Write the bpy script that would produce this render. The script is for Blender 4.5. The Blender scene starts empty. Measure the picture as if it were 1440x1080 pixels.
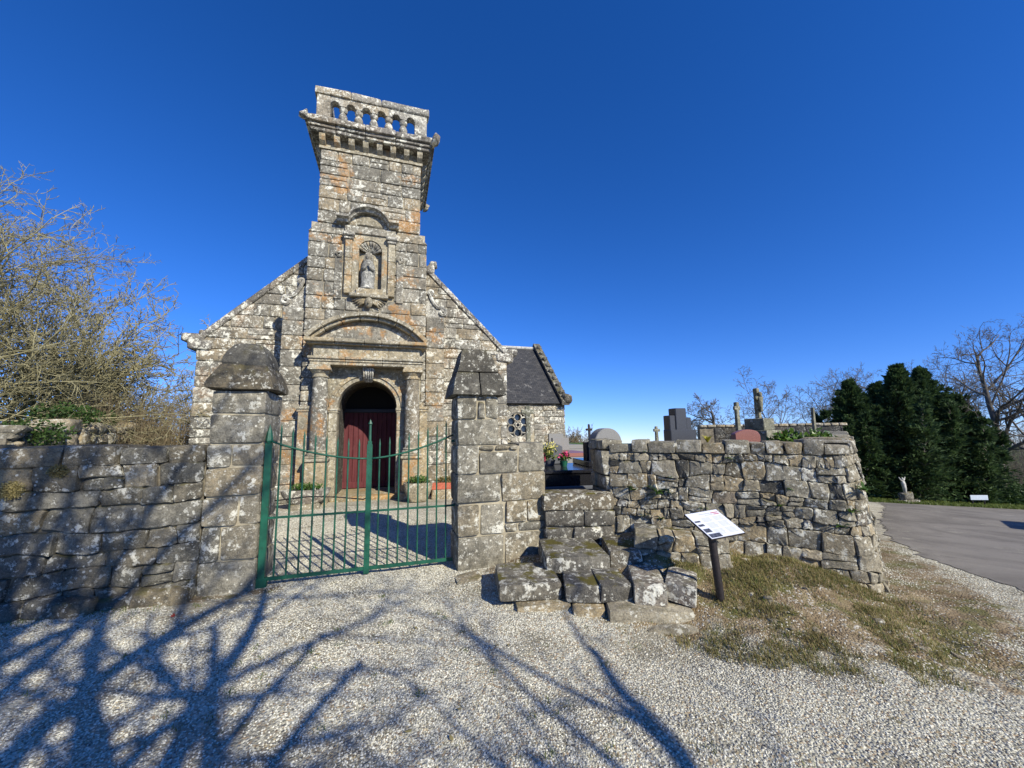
import bpy, bmesh, math, random
import numpy as np
from mathutils import Vector, Matrix, noise as mnoise

# ------------------------------------------------------------------ camera, sky, sun, exposure
scn = bpy.context.scene
col = scn.collection
EYE = Vector((0, 0, 1.7))
PITCH, ROLL, FPX = math.radians(6.95), math.radians(.86), 541.0
_f = Vector((0, math.cos(PITCH), math.sin(PITCH)))
_u = Vector((0, -math.sin(PITCH), math.cos(PITCH)))
_r = Vector((1, 0, 0))
CR = math.cos(ROLL) * _r - math.sin(ROLL) * _u
CU = math.sin(ROLL) * _r + math.cos(ROLL) * _u
cam_d = bpy.data.cameras.new('camera')
cam = bpy.data.objects.new('camera', cam_d)
col.objects.link(cam)
m = Matrix((CR, CU, -_f)).transposed().to_4x4()
m.translation = EYE
cam.matrix_world = m
cam_d.sensor_width = 36
cam_d.lens = FPX / 1440 * 36
cam_d.clip_start = .05
cam_d.clip_end = 3000
scn.camera = cam

SUN_AZ, SUN_EL = math.radians(42), math.radians(33)      # sun stands behind the camera, to its right
to_sun = Vector((math.sin(SUN_AZ) * math.cos(SUN_EL), -math.cos(SUN_AZ) * math.cos(SUN_EL), math.sin(SUN_EL)))
w = bpy.data.worlds.new('World')
scn.world = w
w.use_nodes = True
nt = w.node_tree
bg = nt.nodes['Background']
sky = nt.nodes.new('ShaderNodeTexSky')
sky.sky_type = 'NISHITA'
sky.sun_disc = False
sky.sun_elevation = SUN_EL
sky.sun_rotation = math.pi - SUN_AZ
sky.altitude = 1500
sky.air_density = 1.0
sky.dust_density = 0
sky.ozone_density = 3.0
wtc = nt.nodes.new('ShaderNodeTexCoord')
wva = nt.nodes.new('ShaderNodeVectorMath')                 # the hill top looks a little below the level horizon
wva.inputs[1].default_value = (0, 0, .045)
nt.links.new(wtc.outputs['Generated'], wva.inputs[0])
nt.links.new(wva.outputs[0], sky.inputs[0])
wmx = nt.nodes.new('ShaderNodeMix')
wmx.data_type = 'RGBA'
wmx.blend_type = 'MULTIPLY'
wmx.inputs['Factor'].default_value = 1
wmx.inputs['B'].default_value = (.91, .97, 1.37, 1)
nt.links.new(sky.outputs[0], wmx.inputs['A'])
hs = nt.nodes.new('ShaderNodeHueSaturation')
hs.inputs['Saturation'].default_value = 1.18
nt.links.new(wmx.outputs['Result'], hs.inputs['Color'])
nt.links.new(hs.outputs[0], bg.inputs[0])
bg.inputs[1].default_value = 0.108
sl = bpy.data.lights.new('sun', 'SUN')
sl.energy = 5.0
sl.angle = math.radians(.45)
sl.color = (1, .945, .82)
so = bpy.data.objects.new('sun', sl)
col.objects.link(so)
so.rotation_euler = to_sun.to_track_quat('Z', 'Y').to_euler()
so.location = (8, -8, 12)
vs = scn.view_settings
vs.view_transform = 'Standard'
vs.look = 'None'
vs.gamma = 1
vs.exposure = 0.38
vs.use_curve_mapping = False

# ------------------------------------------------------------------ helpers
rng = random.Random(7)
WL = {}                                                   # world location of every object


def at(px, py, Y):
    """point on the ray of photo pixel (px, py) at distance Y along the ground"""
    d = _f + (px - 720) / FPX * CR - (py - 540) / FPX * CU
    return EYE + d * (Y / d.y)


def link(o, parent, loc):
    loc = Vector(loc)
    col.objects.link(o)
    if parent is not None:
        o.parent = parent
        o.location = loc - WL[parent.name]
    else:
        o.location = loc
    WL[o.name] = loc
    return o


def thing(name, label, cat, loc=(0, 0, 0), group=None):
    o = bpy.data.objects.new(name, None)
    o.empty_display_size = .2
    link(o, None, loc)
    tag(o, label, cat, group)
    return o


def tag(o, label=None, cat=None, group=None, kind=None):
    if label: o['label'] = label
    if cat: o['category'] = cat
    if group: o['group'] = group
    if kind: o['kind'] = kind
    elif cat == 'wall': o['kind'] = 'thing'
    return o


def mobj(name, verts, faces, mat, parent=None, smooth=False, loc=None, sharp=None):
    v = np.asarray(verts, dtype=float)
    if loc is None:
        lo, hi = v.min(0), v.max(0)
        loc = ((lo[0] + hi[0]) / 2, (lo[1] + hi[1]) / 2, lo[2])
    me = bpy.data.meshes.new(name)
    me.from_pydata((v - np.asarray(loc)).tolist(), [], faces)
    if mat: me.materials.append(mat)
    if smooth:
        me.polygons.foreach_set('use_smooth', [True] * len(me.polygons))
        if sharp: me.set_sharp_from_angle(angle=math.radians(sharp))
    me.update()
    o = bpy.data.objects.new(name, me)
    return link(o, parent, loc)


def copy_tree(o, loc, parent=None, rz=0.0, scale=None):
    c = o.copy()
    col.objects.link(c)
    c.parent = parent
    c.location = loc
    if parent is None:
        c.rotation_euler = (0, 0, rz)
        if scale: c.scale = scale if isinstance(scale, (tuple, list)) else (scale,) * 3
    WL[c.name] = Vector(loc)
    for ch in list(o.children):
        copy_tree(ch, ch.location, c)
    return c


class Fr:
    """wall frame: u along, v up, d out towards the viewer"""
    def __init__(s, o, yaw, batter=0.0):
        s.o = np.array(o, float)
        s.U = np.array((math.cos(yaw), math.sin(yaw), 0))
        s.N = np.array((math.sin(yaw), -math.cos(yaw), 0))
        s.b = batter

    def __call__(s, u, v, d=0.0):
        return s.o + s.U * u + s.N * (d - s.b * v) + np.array((0, 0, v))

    def many(s, a):
        return [s(*p) for p in a]


class PathFr(Fr):
    """the same along a bent plan line"""
    def __init__(s, pts, batter=0.0):
        p = [np.array((x, y, 0.0)) for x, y in pts]
        for _ in range(0):
            pass
        s.p = p
        s.L = [0.0]
        for a, b in zip(p, p[1:]): s.L.append(s.L[-1] + np.linalg.norm(b - a))
        s.b = batter

    def __call__(s, u, v, d=0.0):
        i = 0
        while i < len(s.p) - 2 and u > s.L[i + 1]: i += 1
        a, b = s.p[i], s.p[i + 1]
        t = (u - s.L[i]) / (s.L[i + 1] - s.L[i])
        dr = (b - a) / np.linalg.norm(b - a)
        n = np.array((dr[1], -dr[0], 0))
        return a + (b - a) * t + n * (d - s.b * v) + np.array((0, 0, v))


BOXF = [(0, 1, 2, 3), (7, 6, 5, 4), (0, 4, 5, 1), (1, 5, 6, 2), (2, 6, 7, 3), (3, 7, 4, 0)]


def fbox(fr, u0, u1, v0, v1, d0, d1):
    vs = fr.many([(u0, v0, d1), (u1, v0, d1), (u1, v1, d1), (u0, v1, d1), (u0, v0, d0), (u1, v0, d0), (u1, v1, d0), (u0, v1, d0)])
    return vs, list(BOXF)


def prism(fr, poly, d0, d1):
    n = len(poly)
    vs = fr.many([(u, v, d1) for u, v in poly] + [(u, v, d0) for u, v in poly])
    fs = [tuple(range(n)), tuple(range(2 * n - 1, n - 1, -1))]
    fs += [(i, i + n, (i + 1) % n + n, (i + 1) % n) for i in range(n)]
    return vs, fs


def merge(parts):
    V, F = [], []
    for v, f in parts:
        b = len(V)
        V += [tuple(p) for p in v]
        F += [tuple(i + b for i in q) for q in f]
    return V, F


def bevel(vf, wd, seg=1):
    bm = bmesh.new()
    vv = [bm.verts.new(tuple(p)) for p in vf[0]]
    for q in vf[1]:
        try: bm.faces.new([vv[i] for i in q])
        except ValueError: pass
    bmesh.ops.recalc_face_normals(bm, faces=bm.faces)
    bmesh.ops.bevel(bm, geom=[e for e in bm.edges if e.calc_face_angle(0) > .5], offset=wd, segments=seg, affect='EDGES', profile=.6)
    bm.verts.index_update()
    V = [tuple(v.co) for v in bm.verts]
    F = [tuple(v.index for v in f.verts) for f in bm.faces]
    bm.free()
    return V, F


def rock(fr, u0, u1, v0, v1, d0, d1, r=.03, rough=.012, seed=0, cuts=2):
    """rounded, uneven quarried block in a wall frame"""
    bm = bmesh.new()
    bmesh.ops.create_cube(bm, size=2)
    bmesh.ops.subdivide_edges(bm, edges=bm.edges, cuts=cuts, use_grid_fill=True)
    h = np.array(((u1 - u0) / 2, (v1 - v0) / 2, (d1 - d0) / 2))
    c = np.array(((u1 + u0) / 2, (v1 + v0) / 2, (d1 + d0) / 2))
    r = min(r, *(h * .8))
    sk = np.array((rng.uniform(-1, 1), rng.uniform(-1, 1))) * rough
    V = []
    for v in bm.verts:
        p = np.array(v.co)
        # crowd the grid towards the edges so that the faces stay flat
        p = np.sign(p) * np.where(np.abs(p) < .99, np.abs(p) * (1 - r / h) * 3 * .93 / 1.0 if cuts == 2 else np.abs(p), 1)
        p = np.clip(p, -1, 1) * h
        q = np.clip(p, -(h - r), h - r)
        e = p - q
        L = np.linalg.norm(e)
        if L > 1e-9: p = q + e / L * r
        s = 2.3 / max(.12, min(h) * 2)
        nv = mnoise.noise_vector(Vector((p * s * .6 + seed * 7.31).tolist()))
        p = p + np.array(nv) * rough * 1.6
        p[2] += sk[0] * p[0] / h[0] + sk[1] * p[1] / h[1]
        V.append(fr(*(p + c)))
    bm.verts.index_update()
    F = [tuple(v.index for v in f.verts) for f in bm.faces]
    bm.free()
    return V, F


def lathe(c, prof, n=16, sq=False):
    V, F = [], []
    c = np.array(c, float)
    for r, z in prof:
        for k in range(n):
            a = 2 * math.pi * (k + .5) / n
            V.append(c + np.array((r * math.cos(a), r * math.sin(a), z)))
    for i in range(len(prof) - 1):
        for k in range(n):
            F.append((i * n + k, i * n + (k + 1) % n, (i + 1) * n + (k + 1) % n, (i + 1) * n + k))
    F.append(tuple(range(n - 1, -1, -1)))
    F.append(tuple(range((len(prof) - 1) * n, len(prof) * n)))
    return V, F


def tube(pts, rad, k=6, cap=True):
    pts = [np.array(p, float) for p in pts]
    V, F = [], []
    prev = None
    for i, p in enumerate(pts):
        a = pts[max(0, i - 1)]
        b = pts[min(len(pts) - 1, i + 1)]
        t = b - a
        t = t / (np.linalg.norm(t) + 1e-12)
        if prev is None:
            x = np.cross(t, (0, 0, 1)) if abs(t[2]) < .9 else np.cross(t, (1, 0, 0))
        else:
            x = prev - t * np.dot(prev, t)
        x = x / (np.linalg.norm(x) + 1e-12)
        prev = x
        y = np.cross(t, x)
        r = rad[i] if hasattr(rad, '__len__') else rad
        for j in range(k):
            an = 2 * math.pi * j / k
            V.append(p + r * (math.cos(an) * x + math.sin(an) * y))
    for i in range(len(pts) - 1):
        for j in range(k):
            F.append((i * k + j, i * k + (j + 1) % k, (i + 1) * k + (j + 1) % k, (i + 1) * k + j))
    if cap:
        F.append(tuple(range(k - 1, -1, -1)))
        F.append(tuple(range((len(pts) - 1) * k, len(pts) * k)))
    return V, F


def clip_poly(poly, a, b, c):
    """keep a*u + b*v <= c"""
    out = []
    for i in range(len(poly)):
        p, q = poly[i], poly[(i + 1) % len(poly)]
        fp, fq = a * p[0] + b * p[1] - c, a * q[0] + b * q[1] - c
        if fp <= 0: out.append(p)
        if fp * fq < 0:
            t = fp / (fp - fq)
            out.append((p[0] + (q[0] - p[0]) * t, p[1] + (q[1] - p[1]) * t))
    return out


def round_poly(poly, r):
    out = []
    n = len(poly)
    for i in range(n):
        p0, p, p1 = (np.array(poly[(i + k) % n]) for k in (-1, 0, 1))
        for q in (p0, p1):
            L = np.linalg.norm(q - p)
            out.append(p + (q - p) * min(.42, r / max(L, 1e-6)))
        m_ = (p + p1) / 2
        if np.linalg.norm(p1 - p) > 5 * r: out.append(m_)
    return out


def stone(fr, poly, gap=.01, r=.03, back=-.08, face=0.0, bulge=.02, jit=.006, tilt=.01):
    """one stone of a wall face: a rounded polygon with a domed front"""
    P = np.array(poly)
    c = P.mean(0)
    w_, h_ = np.ptp(P[:, 0]), np.ptp(P[:, 1])
    if w_ < gap * 3 or h_ < gap * 3: return None
    P = c + (P - c) * np.array((1 - 2 * gap / w_, 1 - 2 * gap / h_))
    R = np.array(round_poly([tuple(p) for p in P], r))
    R += np.array([[rng.uniform(-jit, jit), rng.uniform(-jit, jit)] for _ in R])
    n = len(R)
    ta, tb = rng.uniform(-tilt, tilt) / max(w_, .05), rng.uniform(-tilt, tilt) / max(h_, .05)
    e = min(.5, 2.2 * r / min(w_, h_))
    V = []
    for k, (s, dd) in enumerate(((1, back), (1, face - r * .55), (1 - e * .45, face + bulge * .35), (1 - e * 1.3, face + bulge))):
        for p in R:
            q = c + (p - c) * s
            z = dd
            if k >= 1:
                z += ta * (q[0] - c[0]) * 2 + tb * (q[1] - c[1]) * 2
                if k == 3: z += rng.uniform(-jit, jit) * .8
            V.append(fr(q[0], q[1], z))
    V.append(fr(c[0], c[1], face + bulge + rng.uniform(-jit, jit)))
    F = []
    for k in range(3):
        for i in range(n):
            F.append((k * n + i, k * n + (i + 1) % n, (k + 1) * n + (i + 1) % n, (k + 1) * n + i))
    for i in range(n): F.append((3 * n + i, 3 * n + (i + 1) % n, 4 * n))
    return V, F


def put_stones(parent, fr, polys, mats, name='stone', **kw):
    k = 0
    for p in polys:
        if len(p) < 3: continue
        a = dict(kw)
        if 'face' in a: a['face'] = rng.uniform(*a['face'])
        if 'bulge' in a and isinstance(a['bulge'], tuple): a['bulge'] = rng.uniform(*a['bulge'])
        vf = stone(fr, p, **a)
        if vf is None: continue
        mobj(name, vf[0], vf[1], rng.choice(mats) if isinstance(mats, list) else mats, parent, smooth=True, sharp=32)
        k += 1
    return k


def ashlar_cells(rows, spans, wmin, wmax, jit=0.0):
    out = []
    for v0, v1 in zip(rows, rows[1:]):
        for u0, u1 in spans(v0, v1):
            u = u0
            while u < u1 - 1e-6:
                w_ = rng.uniform(wmin, wmax)
                if u1 - (u + w_) < wmin * .6: w_ = u1 - u
                a, b = u, min(u1, u + w_)
                j = lambda: rng.uniform(-jit, jit)
                if w_ > wmin * 1.9 and v1 - v0 > .3 and rng.random() < .3:
                    m_ = v0 + (v1 - v0) * rng.uniform(.4, .6)
                    out.append([(a, v0), (b, v0), (b, m_), (a, m_)])
                    out.append([(a, m_), (b, m_), (b, v1), (a, v1)])
                else:
                    out.append([(a + (j() if a > u0 else 0), v0), (b + (j() if b < u1 else 0), v0), (b + (j() if b < u1 else 0), v1), (a + (j() if a > u0 else 0), v1)])
                u = b
    return out


def rubble_cells(W, Ht, hmin, hmax, asp=(.7, 2.0), wave=.03, u_off=0.0, split=.3):
    """uneven courses, leaning joints, courses broken by stacked small stones"""
    lines = [0.0]
    while lines[-1] < Ht - hmin * .7: lines.append(lines[-1] + rng.uniform(hmin, hmax))
    sc = Ht / lines[-1]
    lines = [l * sc for l in lines]
    sd = [rng.uniform(0, 99) for _ in lines]

    def lv(i, u):
        if i == 0 or i == len(lines) - 1: return lines[i]
        return lines[i] + wave * 2.2 * mnoise.noise(Vector((u * 1.9, sd[i], 0)))
    out = []
    for i in range(len(lines) - 1):
        h = lines[i + 1] - lines[i]
        u = -rng.uniform(0, h)
        jb = jt = 0
        while u < W:
            w_ = h * rng.uniform(*asp)
            b = u + w_
            nb, ntp = rng.uniform(-.18, .18) * h, rng.uniform(-.18, .18) * h
            a0, a1, b0, b1 = u + jb, u + jt, b + nb, b + ntp
            jb, jt = nb, ntp
            m_ = (u + b) / 2
            quad = [(a0, lv(i, a0)), (m_, lv(i, m_)), (b0, lv(i, b0)), (b1, lv(i + 1, b1)), (m_, lv(i + 1, m_)), (a1, lv(i + 1, a1))]
            q = rng.random()
            cells = [quad]
            if q < split and h > hmin * 1.1:
                f0, f1 = rng.uniform(.3, .7), rng.uniform(.3, .7)
                L_ = (quad[0][0] * (1 - f0) + quad[5][0] * f0, quad[0][1] * (1 - f0) + quad[5][1] * f0)
                R_ = (quad[2][0] * (1 - f1) + quad[3][0] * f1, quad[2][1] * (1 - f1) + quad[3][1] * f1)
                cells = [[quad[0], quad[1], quad[2], R_, L_], [L_, R_, quad[3], quad[4], quad[5]]]
                if rng.random() < .45 and w_ > h * 1.2:
                    t_ = rng.uniform(.35, .65)
                    k_ = rng.randrange(2)
                    cc = cells.pop(k_)
                    mu = a0 + (b0 - a0) * t_
                    cells.append(clip_poly(cc, 1, .15, mu + .15 * lines[i]))
                    cells.append(clip_poly(cc, -1, -.15, -mu - .15 * lines[i]))
            for c_ in cells:
                c_ = clip_poly(c_, -1, 0, 0)
                if len(c_) > 2: c_ = clip_poly(c_, 1, 0, W)
                if len(c_) > 2: out.append([(x + u_off, y) for x, y in c_])
            u = b
    return out


# ------------------------------------------------------------------ materials
MATS = {}


class NB:
    def __init__(s, name):
        s.m = bpy.data.materials.new(name)
        s.m.use_nodes = True
        s.t = s.m.node_tree
        s.b = s.t.nodes['Principled BSDF']
        s.b.inputs['Roughness'].default_value = .9
        s.b.inputs['Specular IOR Level'].default_value = .25
        g = s.t.nodes.new('ShaderNodeNewGeometry')
        s.pos = g.outputs['Position']
        s.nor = g.outputs['Normal']
        s.rnd = s.t.nodes.new('ShaderNodeObjectInfo').outputs['Random']

    def put(s, sock, v):
        if isinstance(v, bpy.types.NodeSocket): s.t.links.new(v, sock)
        elif isinstance(v, (tuple, list)) and len(v) == 3 and sock.type == 'RGBA': sock.default_value = (*v, 1)
        else: sock.default_value = v

    def noise(s, scale, detail=4, rough=.55, off=0, vec=None, col_=False, dist=0):
        n = s.t.nodes.new('ShaderNodeTexNoise')
        n.inputs['Scale'].default_value = scale
        n.inputs['Detail'].default_value = detail
        n.inputs['Roughness'].default_value = rough
        n.inputs['Distortion'].default_value = dist
        v = vec or s.pos
        if off:
            a = s.t.nodes.new('ShaderNodeVectorMath')
            a.inputs[1].default_value = (off, off * 1.7, off * .6)
            s.t.links.new(v, a.inputs[0])
            v = a.outputs[0]
        s.t.links.new(v, n.inputs['Vector'])
        return n.outputs['Color' if col_ else 0]

    def voro(s, scale, feat='F1', out='Distance', vec=None, rand=1.0):
        n = s.t.nodes.new('ShaderNodeTexVoronoi')
        n.feature = feat
        n.inputs['Scale'].default_value = scale
        n.inputs['Randomness'].default_value = rand
        s.t.links.new(vec or s.pos, n.inputs['Vector'])
        return n.outputs[out]

    def math(s, op, a, b=0.0, c=None):
        n = s.t.nodes.new('ShaderNodeMath')
        n.operation = op
        s.put(n.inputs[0], a)
        s.put(n.inputs[1], b)
        if c is not None: s.put(n.inputs[2], c)
        return n.outputs[0]

    def ramp(s, f, lo, hi, a=0.0, b=1.0):
        n = s.t.nodes.new('ShaderNodeMapRange')
        n.interpolation_type = 'SMOOTHSTEP'
        s.put(n.inputs[0], f)
        for i, v in enumerate((lo, hi, a, b)): n.inputs[i + 1].default_value = v
        return n.outputs[0]

    def mix(s, f, a, b, mode='MIX'):
        n = s.t.nodes.new('ShaderNodeMix')
        n.data_type = 'RGBA'
        n.blend_type = mode
        s.put(n.inputs['Factor'], f)
        s.put(n.inputs['A'], a)
        s.put(n.inputs['B'], b)
        return n.outputs['Result']

    def xyz(s, v):
        n = s.t.nodes.new('ShaderNodeSeparateXYZ')
        s.t.links.new(v, n.inputs[0])
        return n.outputs

    def attr(s, name):
        n = s.t.nodes.new('ShaderNodeAttribute')
        n.attribute_name = name
        return n.outputs['Fac']

    def bump(s, h, strength=.5, dist=.01):
        n = s.t.nodes.new('ShaderNodeBump')
        n.inputs['Strength'].default_value = strength
        n.inputs['Distance'].default_value = dist
        s.t.links.new(h, n.inputs['Height'])
        prev = s.b.inputs['Normal'].links
        if prev: s.t.links.new(prev[0].from_socket, n.inputs['Normal'])
        s.t.links.new(n.outputs[0], s.b.inputs['Normal'])

    def done(s, c, rough=None):
        s.put(s.b.inputs['Base Color'], c)
        if rough is not None: s.put(s.b.inputs['Roughness'], rough)
        MATS[s.m.name] = s.m
        return s.m


def granite(name, light, dark, white=.5, orange=0.0, black=.5, moss=.3, wscale=4.0, tone=.5):
    b = NB(name)
    big = b.noise(1.3, 3, off=3)
    c = b.mix(b.ramp(big, .35, .65), light, dark)
    c = b.mix(b.ramp(b.rnd, 0, 1, 0, tone), c, tuple(x * .5 for x in dark))
    warm = b.math('FRACT', b.math('MULTIPLY', b.rnd, 17.3))
    c = b.mix(b.ramp(warm, .5, 1, 0, .6), c, (light[0] * 1.0, light[1] * .82, light[2] * .55))
    # mottled weathering
    mo = b.noise(11, 6, .72, off=90)
    c = b.mix(b.ramp(mo, .40, .60, .6, 0), c, tuple(x * .36 for x in dark))
    # grain of the granite
    g = b.noise(85, 3, .7)
    c = b.mix(b.ramp(g, .45, .75, .0, .35), c, tuple(min(.6, x * 1.7) for x in light))
    c = b.mix(b.ramp(b.noise(55, 4, .7, off=9), .52, .68, 0, .6), c, (.04, .037, .03))
    # black crust
    k = b.ramp(b.noise(3.1, 7, .68, off=21), .47, .62)
    k = b.math('MULTIPLY', k, b.ramp(b.noise(22, 4, .6, off=5), .32, .58))
    c = b.mix(b.math('MULTIPLY', k, black), c, (.04, .037, .03))
    # pale lichen: a few large crusts, many small spots
    wn = b.noise(wscale, 8, .7, off=40)
    wm = b.ramp(wn, .64 - .09 * white, .66 - .09 * white)
    wm = b.math('MULTIPLY', wm, b.ramp(b.noise(38, 3, .6, off=2), .3, .5))
    md_ = b.noise(13, 7, .75, off=17)
    m2 = b.math('MULTIPLY', b.ramp(md_, .575 - .05 * white, .60 - .05 * white), b.ramp(b.noise(1.7, 3, off=66), .36, .56))
    sp = b.ramp(b.voro(15), .16, .20, 1, 0)
    sp = b.math('MULTIPLY', sp, b.ramp(b.noise(2.2, 3, off=60), .45, .56))
    wm = b.math('MAXIMUM', b.math('MAXIMUM', wm, b.math('MULTIPLY', m2, .8)), b.math('MULTIPLY', sp, .9))
    c = b.mix(b.math('MULTIPLY', wm, min(1, .35 + white)), c, (.68, .66, .55))
    if orange:
        om = b.ramp(b.noise(1.25, 6, .62, off=77), .55, .63)
        om = b.math('MULTIPLY', om, b.ramp(b.noise(26, 4, .6, off=8), .36, .52))
        c = b.mix(b.math('MULTIPLY', om, orange), c, (.42, .195, .04))
    if moss:
        up = b.xyz(b.nor)[2]
        mm = b.math('MULTIPLY', b.ramp(up, .25, .75), b.ramp(b.noise(4.5, 6, .65, off=31), .5, .6))
        c = b.mix(b.math('MULTIPLY', mm, moss), c, (.10, .085, .014))
    b.bump(b.noise(17, 7, .72), .9, .024)
    b.bump(b.noise(120, 3, .7), .45, .004)
    return b.done(c)


granite('granite_rubble', (.41, .36, .26), (.27, .24, .178), .52, 0, .45, .5, tone=.42)
granite('granite_rubble_pale', (.46, .40, .28), (.33, .285, .2), .5, 0, .3, .3)
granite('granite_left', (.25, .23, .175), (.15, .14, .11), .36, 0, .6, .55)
granite('granite_pier', (.34, .31, .235), (.21, .195, .15), .5, 0, .55, .4)
granite('granite_cap', (.17, .158, .125), (.09, .085, .07), .32, 0, .8, .5)
granite('granite_tower', (.40, .355, .27), (.225, .205, .165), .58, .6, .55, 0, tone=.6)
granite('granite_wing', (.37, .335, .265), (.21, .195, .16), .85, .2, .58, 0, tone=.55)
granite('granite_portal', (.46, .40, .275), (.33, .285, .2), .4, .55, .35, .2, tone=.25)
granite('granite_coping', (.33, .30, .25), (.18, .165, .14), .95, .1, .7, .3)
granite('granite_balustrade', (.46, .43, .35), (.30, .275, .22), .75, .0, .6, .1)
granite('granite_step', (.24, .22, .17), (.13, .12, .10), .55, 0, .6, .95, wscale=3.0)
granite('stone_statue', (.34, .335, .3), (.22, .215, .19), .4, 0, .4, 0)
granite('granite_dark', (.10, .098, .09), (.055, .054, .05), .2, 0, .6, .2)
granite('granite_porch_shade', (.11, .1, .08), (.06, .055, .045), .15, 0, .6, 0)  # tower stone darkened: the porch's shade is put into its colour
granite('stone_cross', (.34, .33, .24), (.2, .2, .14), .25, 0, .5, .2)


def simple(name, c, rough=.6, var=.0, nscale=30, metal=0, spec=.4, bump=0):
    b = NB(name)
    b.b.inputs['Specular IOR Level'].default_value = spec
    b.b.inputs['Metallic'].default_value = metal
    cc = c
    if var:
        cc = b.mix(b.ramp(b.noise(nscale, 4), .35, .65), tuple(x * (1 - var) for x in c), tuple(min(1, x * (1 + var)) for x in c))
    if bump: b.bump(b.noise(nscale * 2, 4), bump, .004)
    return b.done(cc, rough)


b = NB('green_paint')
b.b.inputs['Specular IOR Level'].default_value = .45
c = b.mix(b.ramp(b.noise(9, 5, .65), .35, .65), (.004, .062, .034), (.009, .095, .052))
c = b.mix(b.ramp(b.noise(3, 5, .7, off=4), .5, .7, 0, .15), c, (.045, .12, .085))
c = b.mix(b.ramp(b.noise(38, 5, .7, off=9), .63, .67), c, (.06, .028, .012))
b.bump(b.noise(70, 4), .3, .003)
b.done(c, .5)
simple('sign_post', (.022, .017, .016), .5, .2, 40)
simple('sign_panel', (.62, .64, .70), .35, .03, 10)
simple('print_grey', (.38, .39, .43), .4)
simple('print_dark', (.06, .065, .09), .4, .5, 60)
simple('print_red', (.42, .10, .13), .4)
simple('door_shade_black', (.012, .011, .01), .95)  # near-black that paints the shade in the head of the doorway
simple('black_granite', (.016, .016, .018), .18, .3, 90, spec=.5)
simple('grey_granite', (.10, .105, .115), .45, .2, 120)
simple('dark_granite', (.045, .047, .052), .4, .25, 120)
simple('pale_granite', (.21, .205, .19), .7, .15, 120, bump=.2)
simple('pink_granite', (.25, .105, .08), .4, .25, 120)
simple('terracotta', (.42, .115, .065), .7, .2, 30)
simple('rust_iron', (.03, .022, .02), .8, .4, 40)
simple('pink_petal', (.62, .06, .16), .6, .3, 80)
simple('dark_red_petal', (.2, .015, .03), .6, .3, 80)
simple('yellow_petal', (.62, .55, .16), .6, .2, 80)
simple('glass_dark', (.02, .025, .035), .12, .3, 6, spec=.6)
simple('white_panel', (.5, .56, .62), .5, .05, 10)
simple('plaque_blue', (.10, .13, .2), .3, .2, 20)
simple('limewash', (.42, .41, .37), .9, .25, 8, bump=.3)

b = NB('door_red')
sv = b.t.nodes.new('ShaderNodeVectorMath')
sv.operation = 'MULTIPLY'
sv.inputs[1].default_value = (14, 14, .8)                   # weathering runs down the boards
b.t.links.new(b.pos, sv.inputs[0])
c = b.mix(b.ramp(b.noise(1.6, 5, .65, vec=sv.outputs[0]), .35, .7), (.085, .017, .02), (.14, .036, .037))
c = b.mix(b.ramp(b.noise(5, 5, .65, off=3), .5, .7, 0, .4), c, (.16, .06, .057))
c = b.mix(b.ramp(b.rnd, 0, 1, 0, .25), c, (.08, .018, .02))
b.done(c, .7)

b = NB('mortar')
c = b.mix(b.ramp(b.noise(7, 5, .6), .35, .65), (.30, .26, .18), (.42, .37, .26))
b.bump(b.noise(60, 4), .6, .01)
b.done(c)
b = NB('mortar_dark')
c = b.mix(b.ramp(b.noise(7, 5, .6), .35, .65), (.13, .112, .08), (.25, .215, .15))
b.bump(b.noise(40, 4), .8, .015)
b.done(c)

b = NB('slate')
br = b.t.nodes.new('ShaderNodeTexBrick')
br.inputs['Scale'].default_value = 1
br.inputs['Brick Width'].default_value = .24
br.inputs['Row Height'].default_value = .13
br.inputs['Mortar Size'].default_value = .006
br.inputs['Color1'].default_value = (.035, .036, .038, 1)
br.inputs['Color2'].default_value = (.062, .06, .058, 1)
br.inputs['Mortar'].default_value = (.012, .012, .012, 1)
tc = b.t.nodes.new('ShaderNodeUVMap')
b.t.links.new(tc.outputs[0], br.inputs['Vector'])
lich = b.math('MULTIPLY', b.ramp(b.noise(3, 6, .7), .56, .64), b.ramp(b.noise(20, 3), .45, .6))
c = b.mix(b.math('MULTIPLY', lich, .55), br.outputs[0], (.32, .31, .28))
b.bump(br.outputs['Fac'], .6, -.012)
b.done(c, .62)

b = NB('asphalt')
c = b.mix(b.ramp(b.noise(.42, 6, .65, dist=.8), .38, .62), (.11, .097, .08), (.21, .19, .16))
c = b.mix(b.ramp(b.noise(2.6, 7, .7, off=12), .5, .66, 0, .55), c, (.085, .075, .062))
c = b.mix(b.ramp(b.noise(170, 2, .7), .35, .7, 0, .6), c, (.26, .24, .205))
gt = b.math('MULTIPLY', b.ramp(b.noise(1.1, 6, .7, off=33), .57, .68), b.ramp(b.noise(60, 3), .45, .6))
c = b.mix(gt, c, (.42, .39, .31))
b.bump(b.noise(140, 3, .7), .6, .008)
b.bump(b.noise(3, 4), .4, .03)
b.done(c, .85)

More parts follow.
